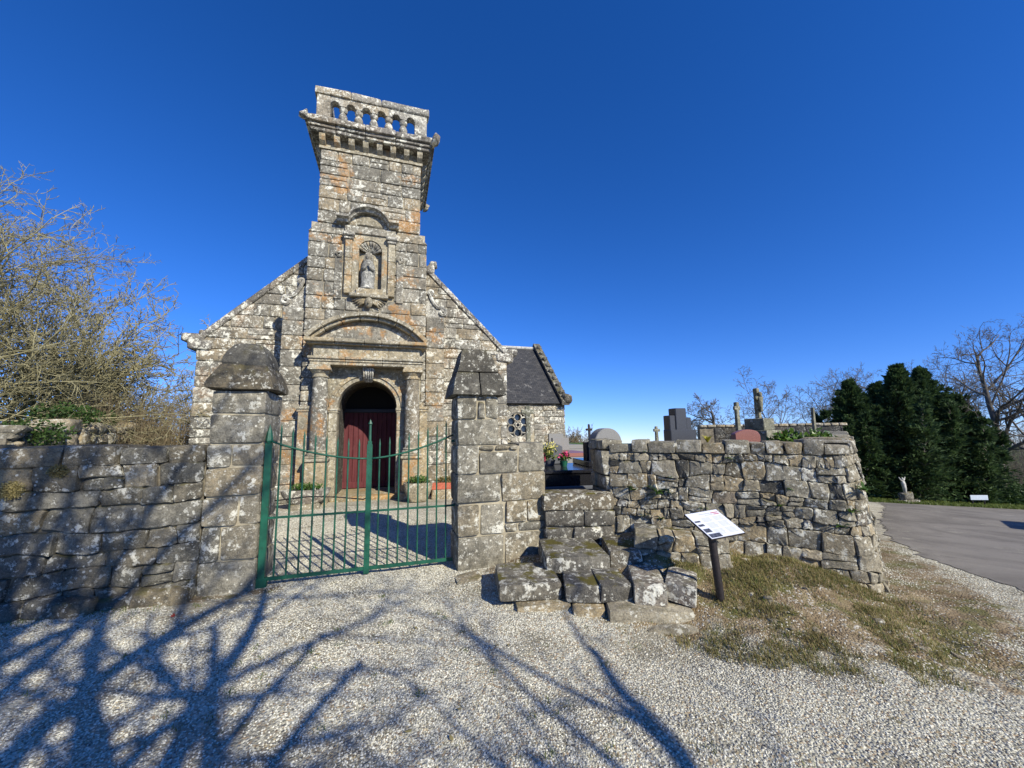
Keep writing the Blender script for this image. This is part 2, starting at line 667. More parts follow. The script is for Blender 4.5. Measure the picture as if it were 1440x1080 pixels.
# ground: pale crushed stone, earth bank, turf
b = NB('ground')
peb = b.voro(62, out='Color')
pz = b.xyz(peb)
grv = b.mix(pz[0], (.24, .225, .165), (.60, .575, .46))
grv = b.mix(b.ramp(pz[1], .78, .9), grv, (.33, .25, .16))
grv = b.mix(b.ramp(b.noise(1.6, 6, .65, off=4), .46, .66, 0, .65), grv, (.17, .148, .10))
grv = b.mix(b.ramp(b.noise(5.5, 7, .7, off=14), .60, .68, 0, .7), grv, (.085, .085, .03))
ea = b.mix(b.ramp(b.noise(5, 7, .7, off=6), .35, .65), (.15, .105, .055), (.27, .21, .125))
ea = b.mix(b.ramp(b.noise(3.2, 6, .65, off=16), .48, .62, 0, .75), ea, (.10, .105, .025))
ea = b.mix(b.math('MULTIPLY', b.ramp(pz[2], .86, .9), b.ramp(b.noise(2.5, 4, off=26), .42, .55)), ea, (.42, .39, .32))
gr = b.mix(b.ramp(b.noise(2.0, 6, .7, off=8), .35, .65), (.05, .10, .018), (.11, .165, .03))
br_ = b.noise(4.5, 7, .7, off=51)
em = b.ramp(b.math('ADD', b.attr('earth'), b.math('MULTIPLY', b.math('SUBTRACT', br_, .5), 1.5)), .38, .62)
gm = b.ramp(b.math('ADD', b.attr('turf'), b.math('MULTIPLY', b.math('SUBTRACT', br_, .5), .8)), .42, .58)
c = b.mix(em, grv, ea)
c = b.mix(gm, c, gr)
hgt = b.math('MULTIPLY', b.math('SUBTRACT', 1.0, b.voro(62)), 1.0)
b.bump(b.noise(9, 6, .65), .6, .03)
b.bump(hgt, .8, .012)
b.done(c, .95)

b = NB('pebble')
f1 = b.math('FRACT', b.math('MULTIPLY', b.rnd, 7.77))
c = b.mix(b.rnd, (.33, .31, .235), (.74, .715, .59))
c = b.mix(b.ramp(f1, .9, .93), c, (.34, .28, .17))
c = b.mix(b.ramp(f1, .1, .04), c, (.13, .12, .11))
b.done(c, .85)


def leafmat(name, a, c2, trans=.25, rough=.5):
    b = NB(name)
    f = b.t.nodes.new('ShaderNodeNewGeometry').outputs['Random Per Island']
    c = b.mix(f, a, c2)
    c = b.mix(b.ramp(b.noise(1.4, 4), .35, .65, 0, .5), c, tuple(x * .55 for x in a))
    tr = b.t.nodes.new('ShaderNodeBsdfTranslucent')
    mx = b.t.nodes.new('ShaderNodeMixShader')
    mx.inputs[0].default_value = trans
    b.t.links.new(c, tr.inputs[0])
    b.t.links.new(b.b.outputs[0], mx.inputs[1])
    b.t.links.new(tr.outputs[0], mx.inputs[2])
    b.t.links.new(mx.outputs[0], b.t.nodes['Material Output'].inputs[0])
    return b.done(c, rough)


leafmat('cypress_leaf', (.024, .055, .02), (.10, .155, .05), .3, .8)
leafmat('laurel_leaf', (.05, .11, .015), (.12, .2, .03), .2, .35)
leafmat('grass_blade', (.085, .135, .025), (.22, .25, .065), .35)
leafmat('dry_grass', (.28, .23, .085), (.44, .37, .17), .35)
leafmat('fern_leaf', (.05, .12, .02), (.12, .2, .045), .3)
leafmat('yellow_leaf', (.35, .33, .03), (.5, .45, .06), .3)
leafmat('red_leaf', (.42, .07, .05), (.42, .07, .05), .2)
leafmat('ivy_leaf', (.03, .065, .014), (.07, .12, .03), .2)


def barkmat(name, a, c2):
    b = NB(name)
    c = b.mix(b.ramp(b.noise(4, 5), .35, .65), a, c2)
    b.bump(b.noise(25, 4), .5, .02)
    return b.done(c, .9)


barkmat('bark_hazel', (.20, .18, .095), (.34, .31, .18))
barkmat('bark_grey', (.10, .088, .072), (.17, .15, .12))
barkmat('bark_far', (.115, .10, .085), (.17, .15, .12))
barkmat('bark_brown', (.15, .118, .07), (.22, .175, .105))
M = MATS

# ------------------------------------------------------------------ terrain
WA, WB = (1.26, 5.25), (3.49, 4.15)                        # front foot of the churchyard wall
TERR = [(.35, 5.5), (1.35, 5.62), (3.55, 4.62), (4.0, 5.1), (14.2, 17.6), (13.5, 30), (-2, 34), (-1.2, 11.6), (.35, 11.2)]
TZ = .70


def sstep(a, b, x):
    t = np.clip((x - a) / (b - a), 0, 1)
    return t * t * (3 - 2 * t)


def poly_sd(X, Y, poly):
    """signed distance, positive inside"""
    d = np.full(X.shape, 1e9)
    ins = np.zeros(X.shape, bool)
    n = len(poly)
    for i in range(n):
        (x0, y0), (x1, y1) = poly[i], poly[(i + 1) % n]
        ex, ey = x1 - x0, y1 - y0
        t = np.clip(((X - x0) * ex + (Y - y0) * ey) / (ex * ex + ey * ey), 0, 1)
        d = np.minimum(d, np.hypot(X - x0 - t * ex, Y - y0 - t * ey))
        c = ((y0 > Y) != (y1 > Y))
        with np.errstate(divide='ignore', invalid='ignore'):
            c &= X < (x1 - x0) * (Y - y0) / (y1 - y0 + 1e-12) + x0
        ins ^= c
    return np.where(ins, d, -d)


def vnoise(X, Y, s, seed=0.0):
    o = np.empty(X.size)
    for i, (x, y) in enumerate(zip(X.ravel(), Y.ravel())): o[i] = mnoise.noise(Vector((x * s, y * s, seed)))
    return o.reshape(X.shape)


def wall_q(X, Y):
    """distance in front of the churchyard wall and place along it"""
    L = math.hypot(WB[0] - WA[0], WB[1] - WA[1])
    dx, dy = (WB[0] - WA[0]) / L, (WB[1] - WA[1]) / L
    return (WA[0] - X) * -dy + (WA[1] - Y) * dx, (X - WA[0]) * dx + (Y - WA[1]) * dy


def hgt0(X, Y):
    """terrain without the small bumps"""
    X, Y = np.asarray(X, float), np.asarray(Y, float)
    d = .7 * X + .7 * Y - 6.4
    sp = np.log1p(np.exp(np.clip(d * 1.2, -30, 30))) / 1.2
    sp = np.where(d > 20, d, sp)
    z = -7 * np.tanh(.1 * sp / 7) - .03 * np.maximum(0, np.hypot(X, Y) - 45)
    q, sa = wall_q(X, Y)
    bank = (.30 * (1 - sstep(.0, 1.75, q)) + .13 * (1 - sstep(.3, 1.1, q)) * (1 - sstep(.5, 1.2, sa))) * sstep(-.35, .35, sa) * (1 - sstep(1.9, 2.9, sa))
    bank += .10 * (1 - sstep(.4, 1.7, q)) * sstep(-1.6, -.9, sa) * (1 - sstep(-.35, .35, sa))
    z = z + bank * (1 - sstep(0, .5, -q)) - .12 * np.exp(-(((X - 1.15) / .75) ** 2 + ((Y - 3.35) / .55) ** 2))
    sd = poly_sd(X, Y, TERR)
    t = sstep(-.12, .32, sd)
    left = sstep(-.7, .5, X + np.maximum(0, Y - 11) * .3)
    t = np.where(X < .9, np.minimum(np.maximum(t, 0), 1) * 1.0, t)
    return z * (1 - t) + TZ * t


def H(x, y): return float(hgt0(np.array([x]), np.array([y]))[0])


def axis(lo, hi, f0, f1, step, grow=1.16):
    a = list(np.arange(f0, f1, step))
    s, x = step, f1
    while x < hi:
        a.append(x)
        s *= grow
        x += s
    a.append(hi)
    s, x = step * grow, f0 - step
    pre = []
    while x > lo:
        pre.append(x)
        s *= grow
        x -= s
    pre.append(lo)
    return np.array(pre[::-1] + a)


gx, gy = axis(-900, 900, -5.2, 6.2, .07), axis(-60, 1500, 1.4, 7.6, .07)
GX, GY = np.meshgrid(gx, gy)
GZ = hgt0(GX, GY)
near = (np.abs(GX) < 30) & (GY < 40) & (GY > -20)
nz = np.zeros_like(GX)
idx = np.where(near)
nz[idx] = vnoise(GX[idx], GY[idx], 2.3) * .016 + vnoise(GX[idx], GY[idx], 7.0, 5) * .007
Q_, S_ = wall_q(GX, GY)
bankm = (1 - sstep(.7, 2.1, Q_)) * sstep(-1.9, -.6, S_) * (1 - sstep(2.6, 4.0, S_)) * (1 - sstep(.2, .6, -Q_))
nz[idx] += (vnoise(GX[idx], GY[idx], 4.0, 9) * .05 + vnoise(GX[idx], GY[idx], 11.0, 3) * .02) * bankm[idx]
ROAD = [(4.9, 1.0), (4.95, 3.0), (5.35, 4.3), (5.95, 5.9), (7.15, 7.7), (9.15, 9.95), (11.9, 12.8), (14.6, 15.6), (16.2, 17.5), (22, 17.7), (45, 18.6), (46, 3), (30, -6), (10, -8), (6.0, -4)]
GZ = GZ + nz * (1 - sstep(-.5, -.1, poly_sd(GX, GY, ROAD)))
nyy, nxx = GX.shape
V = np.stack([GX, GY, GZ], -1).reshape(-1, 3)
ii = np.arange(nyy * nxx).reshape(nyy, nxx)
F = np.stack([ii[:-1, :-1], ii[:-1, 1:], ii[1:, 1:], ii[1:, :-1]], -1).reshape(-1, 4)
ground = mobj('ground', V, F.tolist(), M['ground'], smooth=True, loc=(0, 0, 0))
tag(ground, kind='structure')
earth = bankm * 1.05
earth = np.maximum(earth, .55 * (1 - sstep(.0, .35, np.abs(GY - (4.1 + (GX + 4) * .31)) )) * (GX < -2.6) * (GX > -7))
earth = np.maximum(earth, .75 * sstep(3.2, 4.0, GX) * (1 - sstep(4.2, 5.4, GX - .62 * (GY - 4))) * sstep(2.7, 3.4, GY) * (GY < 16))
earth = np.maximum(earth, (poly_sd(GX, GY, TERR) > .3) * .5)
turf = sstep(17.3, 17.9, GY + .0 * GX) * (GX > 6)
turf = np.maximum(turf, (GX < -7.5) * 1.0 * sstep(2, 4, GY))
turf = np.maximum(turf, (GY > 26) * 1.0)
turf = np.maximum(turf, (GX > 32) * 1.0)
for nm, ar in (('earth', earth), ('turf', turf)):
    at_ = ground.data.attributes.new(nm, 'FLOAT', 'POINT')
    at_.data.foreach_set('value', np.clip(ar, 0, 1).astype(np.float32).ravel())


def terrain_z(x, y):
    """height of the ground mesh itself, bumps included"""
    i = int(np.clip(np.searchsorted(gx, x) - 1, 0, nxx - 2))
    j = int(np.clip(np.searchsorted(gy, y) - 1, 0, nyy - 2))
    a = (x - gx[i]) / (gx[i + 1] - gx[i])
    c = (y - gy[j]) / (gy[j + 1] - gy[j])
    return (GZ[j, i] * (1 - a) + GZ[j, i + 1] * a) * (1 - c) + (GZ[j + 1, i] * (1 - a) + GZ[j + 1, i + 1] * a) * c


# road: a sheet that follows the ground a few millimetres above it


def sheet(name, poly, mat, lift, step=.12, rough_edge=.1):
    """triangulated sheet inside a polygon, draped over the ground, with an uneven edge"""
    P = []
    n = len(poly)
    for i in range(n):
        (x0, y0), (x1, y1) = poly[i], poly[(i + 1) % n]
        L = math.hypot(x1 - x0, y1 - y0)
        k = max(1, int(L / step))
        for j in range(k):
            t = j / k
            x, y = x0 + (x1 - x0) * t, y0 + (y1 - y0) * t
            e = rough_edge * (mnoise.noise(Vector((x * 1.3, y * 1.3, 4))) * 2 + mnoise.noise(Vector((x * 6, y * 6, 4))))
            P.append((x + e, y - e * .6))
    xs, ys = [p[0] for p in P], [p[1] for p in P]
    bm = bmesh.new()
    vs_ = [bm.verts.new((x, y, 0)) for x, y in P]
    bm.faces.new(vs_)
    for gxs, nrm in ((gx, (1, 0, 0)), (gy, (0, 1, 0))):
        lo, hi = (min(xs), max(xs)) if nrm[0] else (min(ys), max(ys))
        for g in gxs[::2]:
            if lo < g < hi:
                bmesh.ops.bisect_plane(bm, geom=bm.verts[:] + bm.edges[:] + bm.faces[:], plane_co=(g * nrm[0], g * nrm[1], 0), plane_no=nrm)
    bmesh.ops.triangulate(bm, faces=bm.faces)
    for v in bm.verts: v.co.z = terrain_z(v.co.x, v.co.y) + lift
    bm.verts.index_update()
    VV = [tuple(v.co) for v in bm.verts]
    FF = [tuple(v.index for v in f.verts) for f in bm.faces]
    bm.free()
    o = mobj(name, VV, FF, mat, smooth=True, loc=(0, 0, 0))
    for p in o.data.polygons:
        if p.normal.z < 0: p.flip()
    return o


road = sheet('road', ROAD, M['asphalt'], .009)
tag(road, kind='structure')

# ------------------------------------------------------------------ chapel
YAW = math.radians(17.3)
CH = Fr((-3.917, 10.218, 0), YAW)                           # front face of the bell tower


def cw(s, z, d=0): return CH(s, z, d)


chapel = thing('chapel', 'old granite chapel with square bell tower, arched portal and slate roofed transept', 'chapel', cw(0, 0))


def part(name, vf, mat, parent=chapel, smooth=False, sharp=None):
    return mobj(name, vf[0], vf[1], M[mat] if isinstance(mat, str) else mat, parent, smooth, sharp=sharp)


def body(name, parts, mat='mortar', parent=chapel): return part(name, merge(parts), mat, parent)


C0 = .07                                                    # middle of the portal
OW, SPR = .74, 2.37                                         # half width and spring of the portal arch
# tower core; the porch is a real vaulted tunnel, so the front is pieced round the opening
def arch_pts(c, r, z, n=16, a0=0, a1=math.pi): return [(c + r * math.cos(a0 + (a1 - a0) * k / n), z + r * math.sin(a0 + (a1 - a0) * k / n)) for k in range(n + 1)]


PD = -1.6                                                   # depth of the door in the porch
ND, NC, NR, NS0, NS1 = -.22, .02, .3, 5.62, 6.75            # niche: depth, middle, radius, foot, spring
ap = arch_pts(C0, OW, SPR, 20)
left_half = [(-1.5, 0), (C0 - OW, 0), (C0 - OW, SPR)] + [p for p in reversed(ap) if p[0] <= C0 + 1e-6][1:] + [(C0, 4.0), (-1.5, 4.0)]
right_half = [(C0 + OW, 0), (1.5, 0), (1.5, 4.0), (C0, 4.0)] + [p for p in reversed(ap) if p[0] >= C0 - 1e-6][:-1] + [(C0 + OW, SPR)]
# niche opening in the core
na = arch_pts(NC, NR, NS1, 14)
nl = [(-1.5, 4.0), (NC, 4.0), (NC, NS0), (NC - NR, NS0), (NC - NR, NS1)] + [p for p in reversed(na) if p[0] <= NC + 1e-6][1:] + [(NC, 7.42), (-1.5, 7.42)]
nr = [(NC, 4.0), (1.5, 4.0), (1.5, 7.42), (NC, 7.42)] + [p for p in reversed(na) if p[0] >= NC - 1e-6][:-1] + [(NC + NR, NS1), (NC + NR, NS0), (NC, NS0)]
tower = body('tower_wall', [prism(CH, left_half, PD, -.03), prism(CH, right_half, PD, -.03),
                            prism(CH, nl, ND, -.03), prism(CH, nr, ND, -.03), fbox(CH, -1.5, 1.5, 4.0, 7.42, -2.9, ND),
                            fbox(CH, -1.5, 1.5, 0, 4.0, -2.9, PD - .12), fbox(CH, -1.31, 1.31, 7.42, 9.7, -2.7, -.03)])
# blocks of the tower front
rows = [0.0]
while rows[-1] < 7.0: rows.append(rows[-1] + rng.uniform(.27, .42))
k_ = 7.12 / rows[-1]
rows = [r_ * k_ for r_ in rows]


def tower_spans(v0, v1):
    vm = (v0 + v1) / 2
    if vm < 3.95: return [(-1.56, -1.27), (1.42, 1.56)]
    if 5.42 < vm < 7.2: return [(-1.56, -.72), (.66, 1.56)]
    return [(-1.56, 1.56)]


cells = ashlar_cells(rows, tower_spans, .24, .82, .012)
put_stones(tower, CH, cells, M['granite_tower'], 'block', gap=.007, r=.022, back=-.1, face=(-.012, .014), bulge=.01, jit=.005, tilt=.006)
rows2 = [7.42]
while rows2[-1] < 9.3: rows2.append(rows2[-1] + rng.uniform(.25, .4))
k_ = (9.58 - 7.42) / (rows2[-1] - 7.42)
rows2 = [7.42 + (r_ - 7.42) * k_ for r_ in rows2]
cells = ashlar_cells(rows2, lambda a, b_: [(-1.36, 1.36)], .26, .85, .012)
put_stones(tower, CH, cells, M['granite_tower'], 'block', gap=.007, r=.022, back=-.1, face=(-.012, .014), bulge=.01, jit=.005, tilt=.006)
# sloping set-off between the two stages
sf = [(-1.58, 7.12), (1.58, 7.12)]
for a_, b_ in ((-1.57, -.9), (-.9, -.15), (-.15, .6), (.6, 1.57)):
    vs_ = [CH(a_, 7.125, .02), CH(b_, 7.125, .02), CH(min(b_, 1.36) if b_ > 1.4 else b_, 7.42, -.02), CH(max(a_, -1.36) if a_ < -1.4 else a_, 7.42, -.02),
           CH(a_, 7.125, -.3), CH(b_, 7.125, -.3), CH(min(b_, 1.36) if b_ > 1.4 else b_, 7.42, -.3), CH(max(a_, -1.36) if a_ < -1.4 else a_, 7.42, -.3)]
    part('block', bevel((vs_, list(BOXF)), .012), 'granite_tower', tower)
# side walls of the tower: long blocks, seen only at a slant
for sx, yaw in ((-1, YAW - math.pi / 2), (1, YAW + math.pi / 2)):
    o_ = cw(sx * 1.5, 0, -2.8 if sx < 0 else -.02)
    sfz = Fr(o_, yaw)
    # frame u runs along the side wall
    sidec = [c_ for c_ in ashlar_cells([4.2 + .42 * i for i in range(8)], lambda a, b_: [(0, 2.75)], .6, 1.0)]
    put_stones(tower, sfz, sidec, M['granite_tower'], 'side_block', gap=.007, r=.022, back=-.06, face=(.02, .04), bulge=.01)
    o2 = cw(sx * 1.31, 0, -2.65 if sx < 0 else -.04)
    put_stones(tower, Fr(o2, yaw), ashlar_cells([7.42 + .36 * i for i in range(7)], lambda a, b_: [(0, 2.6)], .6, 1.0), M['granite_tower'], 'side_block', gap=.007, r=.022, back=-.06, face=(.02, .04), bulge=.01)

# ---- crown of the tower: string course, corbels, cornice, balustrade on four sides
TC = [Fr(cw(0, 0, 0), YAW), Fr(cw(1.36, 0, -1.36), YAW + math.pi / 2), Fr(cw(0, 0, -2.72), YAW + math.pi), Fr(cw(-1.36, 0, -1.36), YAW - math.pi / 2)]
cornice = body('cornice', [fbox(CH, -1.40, 1.40, 9.58, 9.655, -2.76, .04), fbox(CH, -1.3, 1.3, 9.655, 9.93, -2.66, -.04)], 'granite_portal')
for fi, fr in enumerate(TC):
    for k in range(8):
        u = -1.31 + 2.62 * k / 7
        if fi in (1, 3) and k in (0, 7): continue
        if fi == 2 and k % 7 == 0: pass
        pr = [(.0, 9.66), (.10, 9.665), (.2, 9.74), (.24, 9.82), (.24, 9.925), (0, 9.925)]
        vs_ = [fr(u - .075, z, d - .05) for d, z in pr] + [fr(u + .075, z, d - .05) for d, z in pr]
        n_ = len(pr)
        fs_ = [tuple(range(n_)), tuple(range(2 * n_ - 1, n_ - 1, -1))] + [(i, i + n_, (i + 1) % n_ + n_, (i + 1) % n_) for i in range(n_)]
        part('corbel', (vs_, fs_), 'granite_portal', cornice)
for z0, z1, e, nm in ((9.93, 10.02, .25, 'slab'), (10.02, 10.12, .30, 'slab'), (10.12, 10.27, .38, 'slab'), (10.27, 10.39, .26, 'slab')):
    t_ = 1.36 + e
    us = [-t_, -.95, -.2, .62, t_]
    for a_, b_ in zip(us, us[1:]):
        part(nm, bevel(rock(CH, a_ + .004, b_ - .004, z0, z1 - .002, -2.72 - e, e, r=.02, rough=.01, seed=rng.random() * 9), .001), 'granite_coping', cornice, True, 40)
for sx in (-1, 1):
    for dz in (0, -2.72):
        V_, F_ = rock(CH, sx * 1.74 - .1, sx * 1.74 + .1, 10.06, 10.33, dz - .05 + (.42 if dz == 0 else -.42) - .1, dz + (.42 if dz == 0 else -.42) + .1, r=.09, rough=.05, seed=sx + dz)
        part('corner_ornament', (V_, F_), 'granite_coping', cornice, True)

balu = body('balustrade', [fbox(CH, -1.46, 1.46, 10.385, 10.42, -2.84, .12)], 'granite_balustrade')
tops = []
for fi, fr0 in enumerate(TC):
    fr = Fr(fr0(0, 0, .12), [YAW, YAW + math.pi / 2, YAW + math.pi, YAW - math.pi / 2][fi])
    Wd = 1.5
    ops = [(-1.03 + .412 * k) for k in range(6)]
    z0, zs, z1 = 10.42, 10.90, 11.14
    # end piers
    for sgn in (-1, 1):
        a_, b_ = sorted((sgn * 1.15, sgn * (Wd if fi in (0, 2) else Wd - .24)))
        part('pier', bevel(fbox(fr, a_, b_, z0, z1, -.24, 0), .012), 'granite_balustrade', balu)
    for k in range(7):
        u = -1.236 + .412 * k
        if k in (0, 6): continue
        c_ = fr(u, 0, -.12)
        part('baluster', lathe(c_, [(.10, z0), (.11, z0 + .04), (.075, z0 + .06), (.105, z0 + .13), (.125, z0 + .2), (.10, z0 + .27), (.06, z0 + .33), (.085, z0 + .35), (.11, z0 + .39), (.11, zs)], 10), 'granite_balustrade', balu, True, 45)
    for k, u in enumerate(ops):
        a_, b_ = u - .206, u + .206
        if k == 0: a_ = -1.15
        if k == 5: b_ = 1.15
        poly = [(a_, zs), (u - .115, zs)] + arch_pts(u, .115, zs, 10, math.pi, 0)[1:-1] + [(u + .115, zs), (b_, zs), (b_, z1), (a_, z1)]
        # two convex-ish halves keep the faces clean
        hl = [(a_, zs), (u - .115, zs)] + [p for p in arch_pts(u, .115, zs, 10, math.pi, math.pi / 2)[1:]] + [(u, z1), (a_, z1)]
        hr = [(b_, zs), (b_, z1), (u, z1)] + [p for p in arch_pts(u, .115, zs, 10, math.pi / 2, 0)[:-1]] + [(u + .115, zs)]
        part('arch_stone', merge([prism(fr, hl, -.235, -.005), prism(fr, hr, -.235, -.005)]), 'granite_balustrade', balu)
    for a_, b_ in ((-1.56, -.62), (-.615, .2), (.205, 1.56)):
        if fi in (1, 3): a_, b_ = max(a_, -1.25), min(b_, 1.25)
        part('coping', rock(fr, a_, b_, z1 + .002, 11.34, -.3, .06, r=.035, rough=.014, seed=rng.random() * 9), 'granite_balustrade', balu, True, 45)

# ---- gabled wings of the west front
WD = -.9
GW = 4.22


def gable_z(s): return 4.2 + (GW - abs(s)) * 1.0


front = body('gable_wall', [prism(CH, [(sg * 1.4, 0), (sg * (GW - .05), 0), (sg * (GW - .05), 4.1), (sg * 1.4, gable_z(1.4) - .12)][::1 if sg > 0 else -1], WD - .7, WD - .03) for sg in (-1, 1)])
rows = [0.0]
while rows[-1] < 6.8: rows.append(rows[-1] + rng.uniform(.26, .42))
for sg in (-1, 1):
    def sp(v0, v1):
        return [(1.5, GW)] if sg > 0 else [(-GW, -1.5)]
    cells = ashlar_cells(rows, sp, .28, .85, .015)
    cc = []
    for p in cells:
        p = clip_poly(p, sg * 1.0, 1.0, 4.2 + GW - .12)
        if len(p) > 2 and max(q[0] for q in p) - min(q[0] for q in p) > .1: cc.append(p)
    fw_ = Fr(cw(0, 0, WD), YAW)
    put_stones(front, fw_, cc, M['granite_wing'], 'block', gap=.007, r=.022, back=-.1, face=(-.012, .016), bulge=.01, jit=.006, tilt=.008)
    # raking coping stones
    n_ = 5
    for k in range(n_):
        s0, s1 = GW + .08 - (GW - 1.45) * k / n_, GW + .08 - (GW - 1.45) * (k + 1) / n_
        pl = [(sg * s0, gable_z(s0) - .12), (sg * s1, gable_z(s1) - .12), (sg * s1, gable_z(s1) + .1), (sg * s0, gable_z(s0) + .1)]
        if sg > 0: pl = pl[::-1]
        vs_, fs_ = prism(fw_, pl, -.8, .05)
        part('coping', bevel((vs_, fs_), .025), 'granite_coping', front, True, 40)
    # kneeler with its carved end
    part('kneeler', rock(fw_, *sorted((sg * 3.86, sg * 4.42)), 3.92, 4.2, -.75, .07, r=.05, rough=.02, seed=sg), 'granite_coping', front, True)
    part('kneeler', rock(fw_, *sorted((sg * 4.05, sg * 4.58)), 4.14, 4.36, -.6, .05, r=.07, rough=.03, seed=sg + 4), 'granite_coping', front, True)
    part('kneeler', rock(fw_, *sorted((sg * 3.98, sg * 4.2)), 4.3, 4.47, -.5, .03, r=.07, rough=.03, seed=sg + 8), 'granite_coping', front, True)
# crocket where the right-hand gable meets the tower
part('crocket', merge([rock(fw_, 1.62, 1.86, 6.62, 6.98, -.3, .05, r=.07, rough=.04, seed=2), rock(fw_, 1.72, 1.98, 6.9, 7.1, -.25, .0, r=.08, rough=.05, seed=5)]), 'granite_coping', front, True)

# ---- buttress strips beside the tower, scrolls on top
for sg in (-1, 1):
    a_, b_ = sorted((sg * 1.57, sg * 2.1))
    bt = body('buttress', [fbox(CH, a_ + .03, b_ - .03, 0, 5.0, WD, -.15)])
    rw = [0]
    while rw[-1] < 4.7: rw.append(rw[-1] + rng.uniform(.3, .5))
    rw = [r_ * 5.02 / rw[-1] for r_ in rw]
    put_stones(bt, Fr(cw(0, 0, -.12), YAW), ashlar_cells(rw, lambda p, q: [(a_, b_)], .5, .6), M['granite_tower'], 'block', gap=.006, r=.02, back=-.1, face=(-.01, .01), bulge=.008, jit=.004)
    # solid S-shaped volute
    pts = []
    def sc(t):
        return t
    path = []
    for k in range(19):                                     # lower curl
        t = k / 18
        a = math.radians(-200 + 430 * t)
        r_ = .045 + .10 * t
        path.append((2.0 + r_ * math.cos(a) * 1.0, 5.17 + r_ * math.sin(a)))
    path = [(2.02 + (.03 + .085 * k / 14) * math.cos(math.radians(380 - 300 * k / 14 + 0)), 5.2 + (.03 + .085 * k / 14) * math.sin(math.radians(380 - 300 * k / 14))) for k in range(15)]
    path = [(2.04 + (.02 + .1 * k / 14) * math.cos(math.radians(-330 + 420 * k / 14)), 5.2 + (.02 + .1 * k / 14) * math.sin(math.radians(-330 + 420 * k / 14))) for k in range(15)]
    path += [(1.9, 5.34), (1.8, 5.44), (1.72, 5.58), (1.67, 5.72)]
    path += [(1.71 + (.075 - .055 * k / 9) * math.cos(math.radians(200 - 330 * k / 9)), 5.76 + (.075 - .055 * k / 9) * math.sin(math.radians(200 - 330 * k / 9))) for k in range(10)]
    vf = []
    for dd in (-.18, -.3):
        vf.append(tube([CH(sg * u, z, dd) for u, z in path], .055, 6))
    ft = [(1.57, 5.02), (2.1, 5.02), (2.06, 5.2), (1.85, 5.33), (1.7, 5.55), (1.57, 5.7)]
    ft = [(sg * u, z) for u, z in ft]
    part('scroll', merge(vf + [prism(CH, ft if sg > 0 else ft[::-1], -.5, -.2)]), 'granite_balustrade', bt, True, 50)

# ---- portal
portal = body('portal', [fbox(CH, C0 + .9, 1.41, 0, 3.42, -.1, .02), fbox(CH, -1.26, C0 - .9, 0, 3.42, -.1, .02)], 'granite_portal')
# jambs and spandrels round the arch
for sg in (-1, 1):
    a_, b_ = sorted((C0 + sg * OW, C0 + sg * .94))
    for z0, z1 in ((0, .55), (.556, 1.2), (1.206, 1.75), (1.756, 2.28)):
        part('jamb_block', bevel(fbox(CH, a_, b_, z0, z1, -.35, .06), .012), 'granite_portal', portal)
    part('impost', bevel(fbox(CH, a_ - .03, b_ + .03, 2.282, 2.37, -.35, .1), .015), 'granite_portal', portal)
    part('impost', bevel(fbox(CH, a_ - .015, b_ + .015, 2.23, 2.281, -.3, .08), .01), 'granite_portal', portal)
    q = arch_pts(C0, .93, 2.372, 12, 0, math.pi / 2)
    if sg < 0: q = [(2 * C0 - u, v) for u, v in q]
    spd = [(C0 + sg * .96, 2.372)] + q[:-1] + [(C0, 3.30), (C0, 3.42), (C0 + sg * .96, 3.42)]
    if sg > 0: spd = spd[::-1]
    part('spandrel', prism(CH, spd, -.1, .03), 'granite_portal', portal)
    # columns on pedestals
    cx_ = C0 + sg * 1.13
    cc = CH(cx_, 0, .26)
    ped = part('pedestal', bevel(fbox(CH, cx_ - .235, cx_ + .235, .18, 1.02, -.05, .48), .015), 'granite_portal', portal)
    part('plinth', bevel(fbox(CH, cx_ - .28, cx_ + .28, -.05, .178, -.05, .53), .02), 'granite_portal', ped)
    part('pedestal_cap', bevel(fbox(CH, cx_ - .28, cx_ + .28, 1.022, 1.1, -.05, .53), .02), 'granite_portal', ped)
    part('pedestal_cap', bevel(fbox(CH, cx_ - .25, cx_ + .25, 1.102, 1.16, -.05, .5), .015), 'granite_portal', ped)
    column = part('column', lathe(cc, [(.19, 1.3), (.196, 1.8), (.19, 2.4), (.172, 3.08), (.172, 3.1)], 20), 'granite_tower', portal, True, 50)
    part('column_base', lathe(cc, [(.25, 1.162), (.255, 1.19), (.25, 1.22), (.215, 1.235), (.205, 1.25), (.225, 1.27), (.222, 1.29), (.195, 1.305)], 20), 'granite_portal', column, True, 50)
    part('capital', merge([lathe(cc, [(.172, 3.1), (.2, 3.115), (.2, 3.135), (.176, 3.145), (.176, 3.2), (.2, 3.22), (.245, 3.29)], 20), fbox(CH, cx_ - .26, cx_ + .26, 3.291, 3.35, 0, .52), fbox(CH, cx_ - .24, cx_ + .24, 3.351, 3.42, 0, .5)]), 'granite_portal', column, True, 40)
    # narrow half pilaster outside the column
    px_ = C0 + sg * 1.44 if sg > 0 else -1.415
    hw_ = .1 if sg > 0 else .14
    part('pilaster', merge([fbox(CH, px_ - hw_, px_ + hw_, 0, 2.26, -.05, .13), fbox(CH, px_ - hw_ - .03, px_ + hw_ + .03, 2.262, 2.33, -.05, .16), fbox(CH, px_ - hw_ - .05, px_ + hw_ + .05, 2.332, 2.4, -.05, .19)]), 'granite_portal', portal)
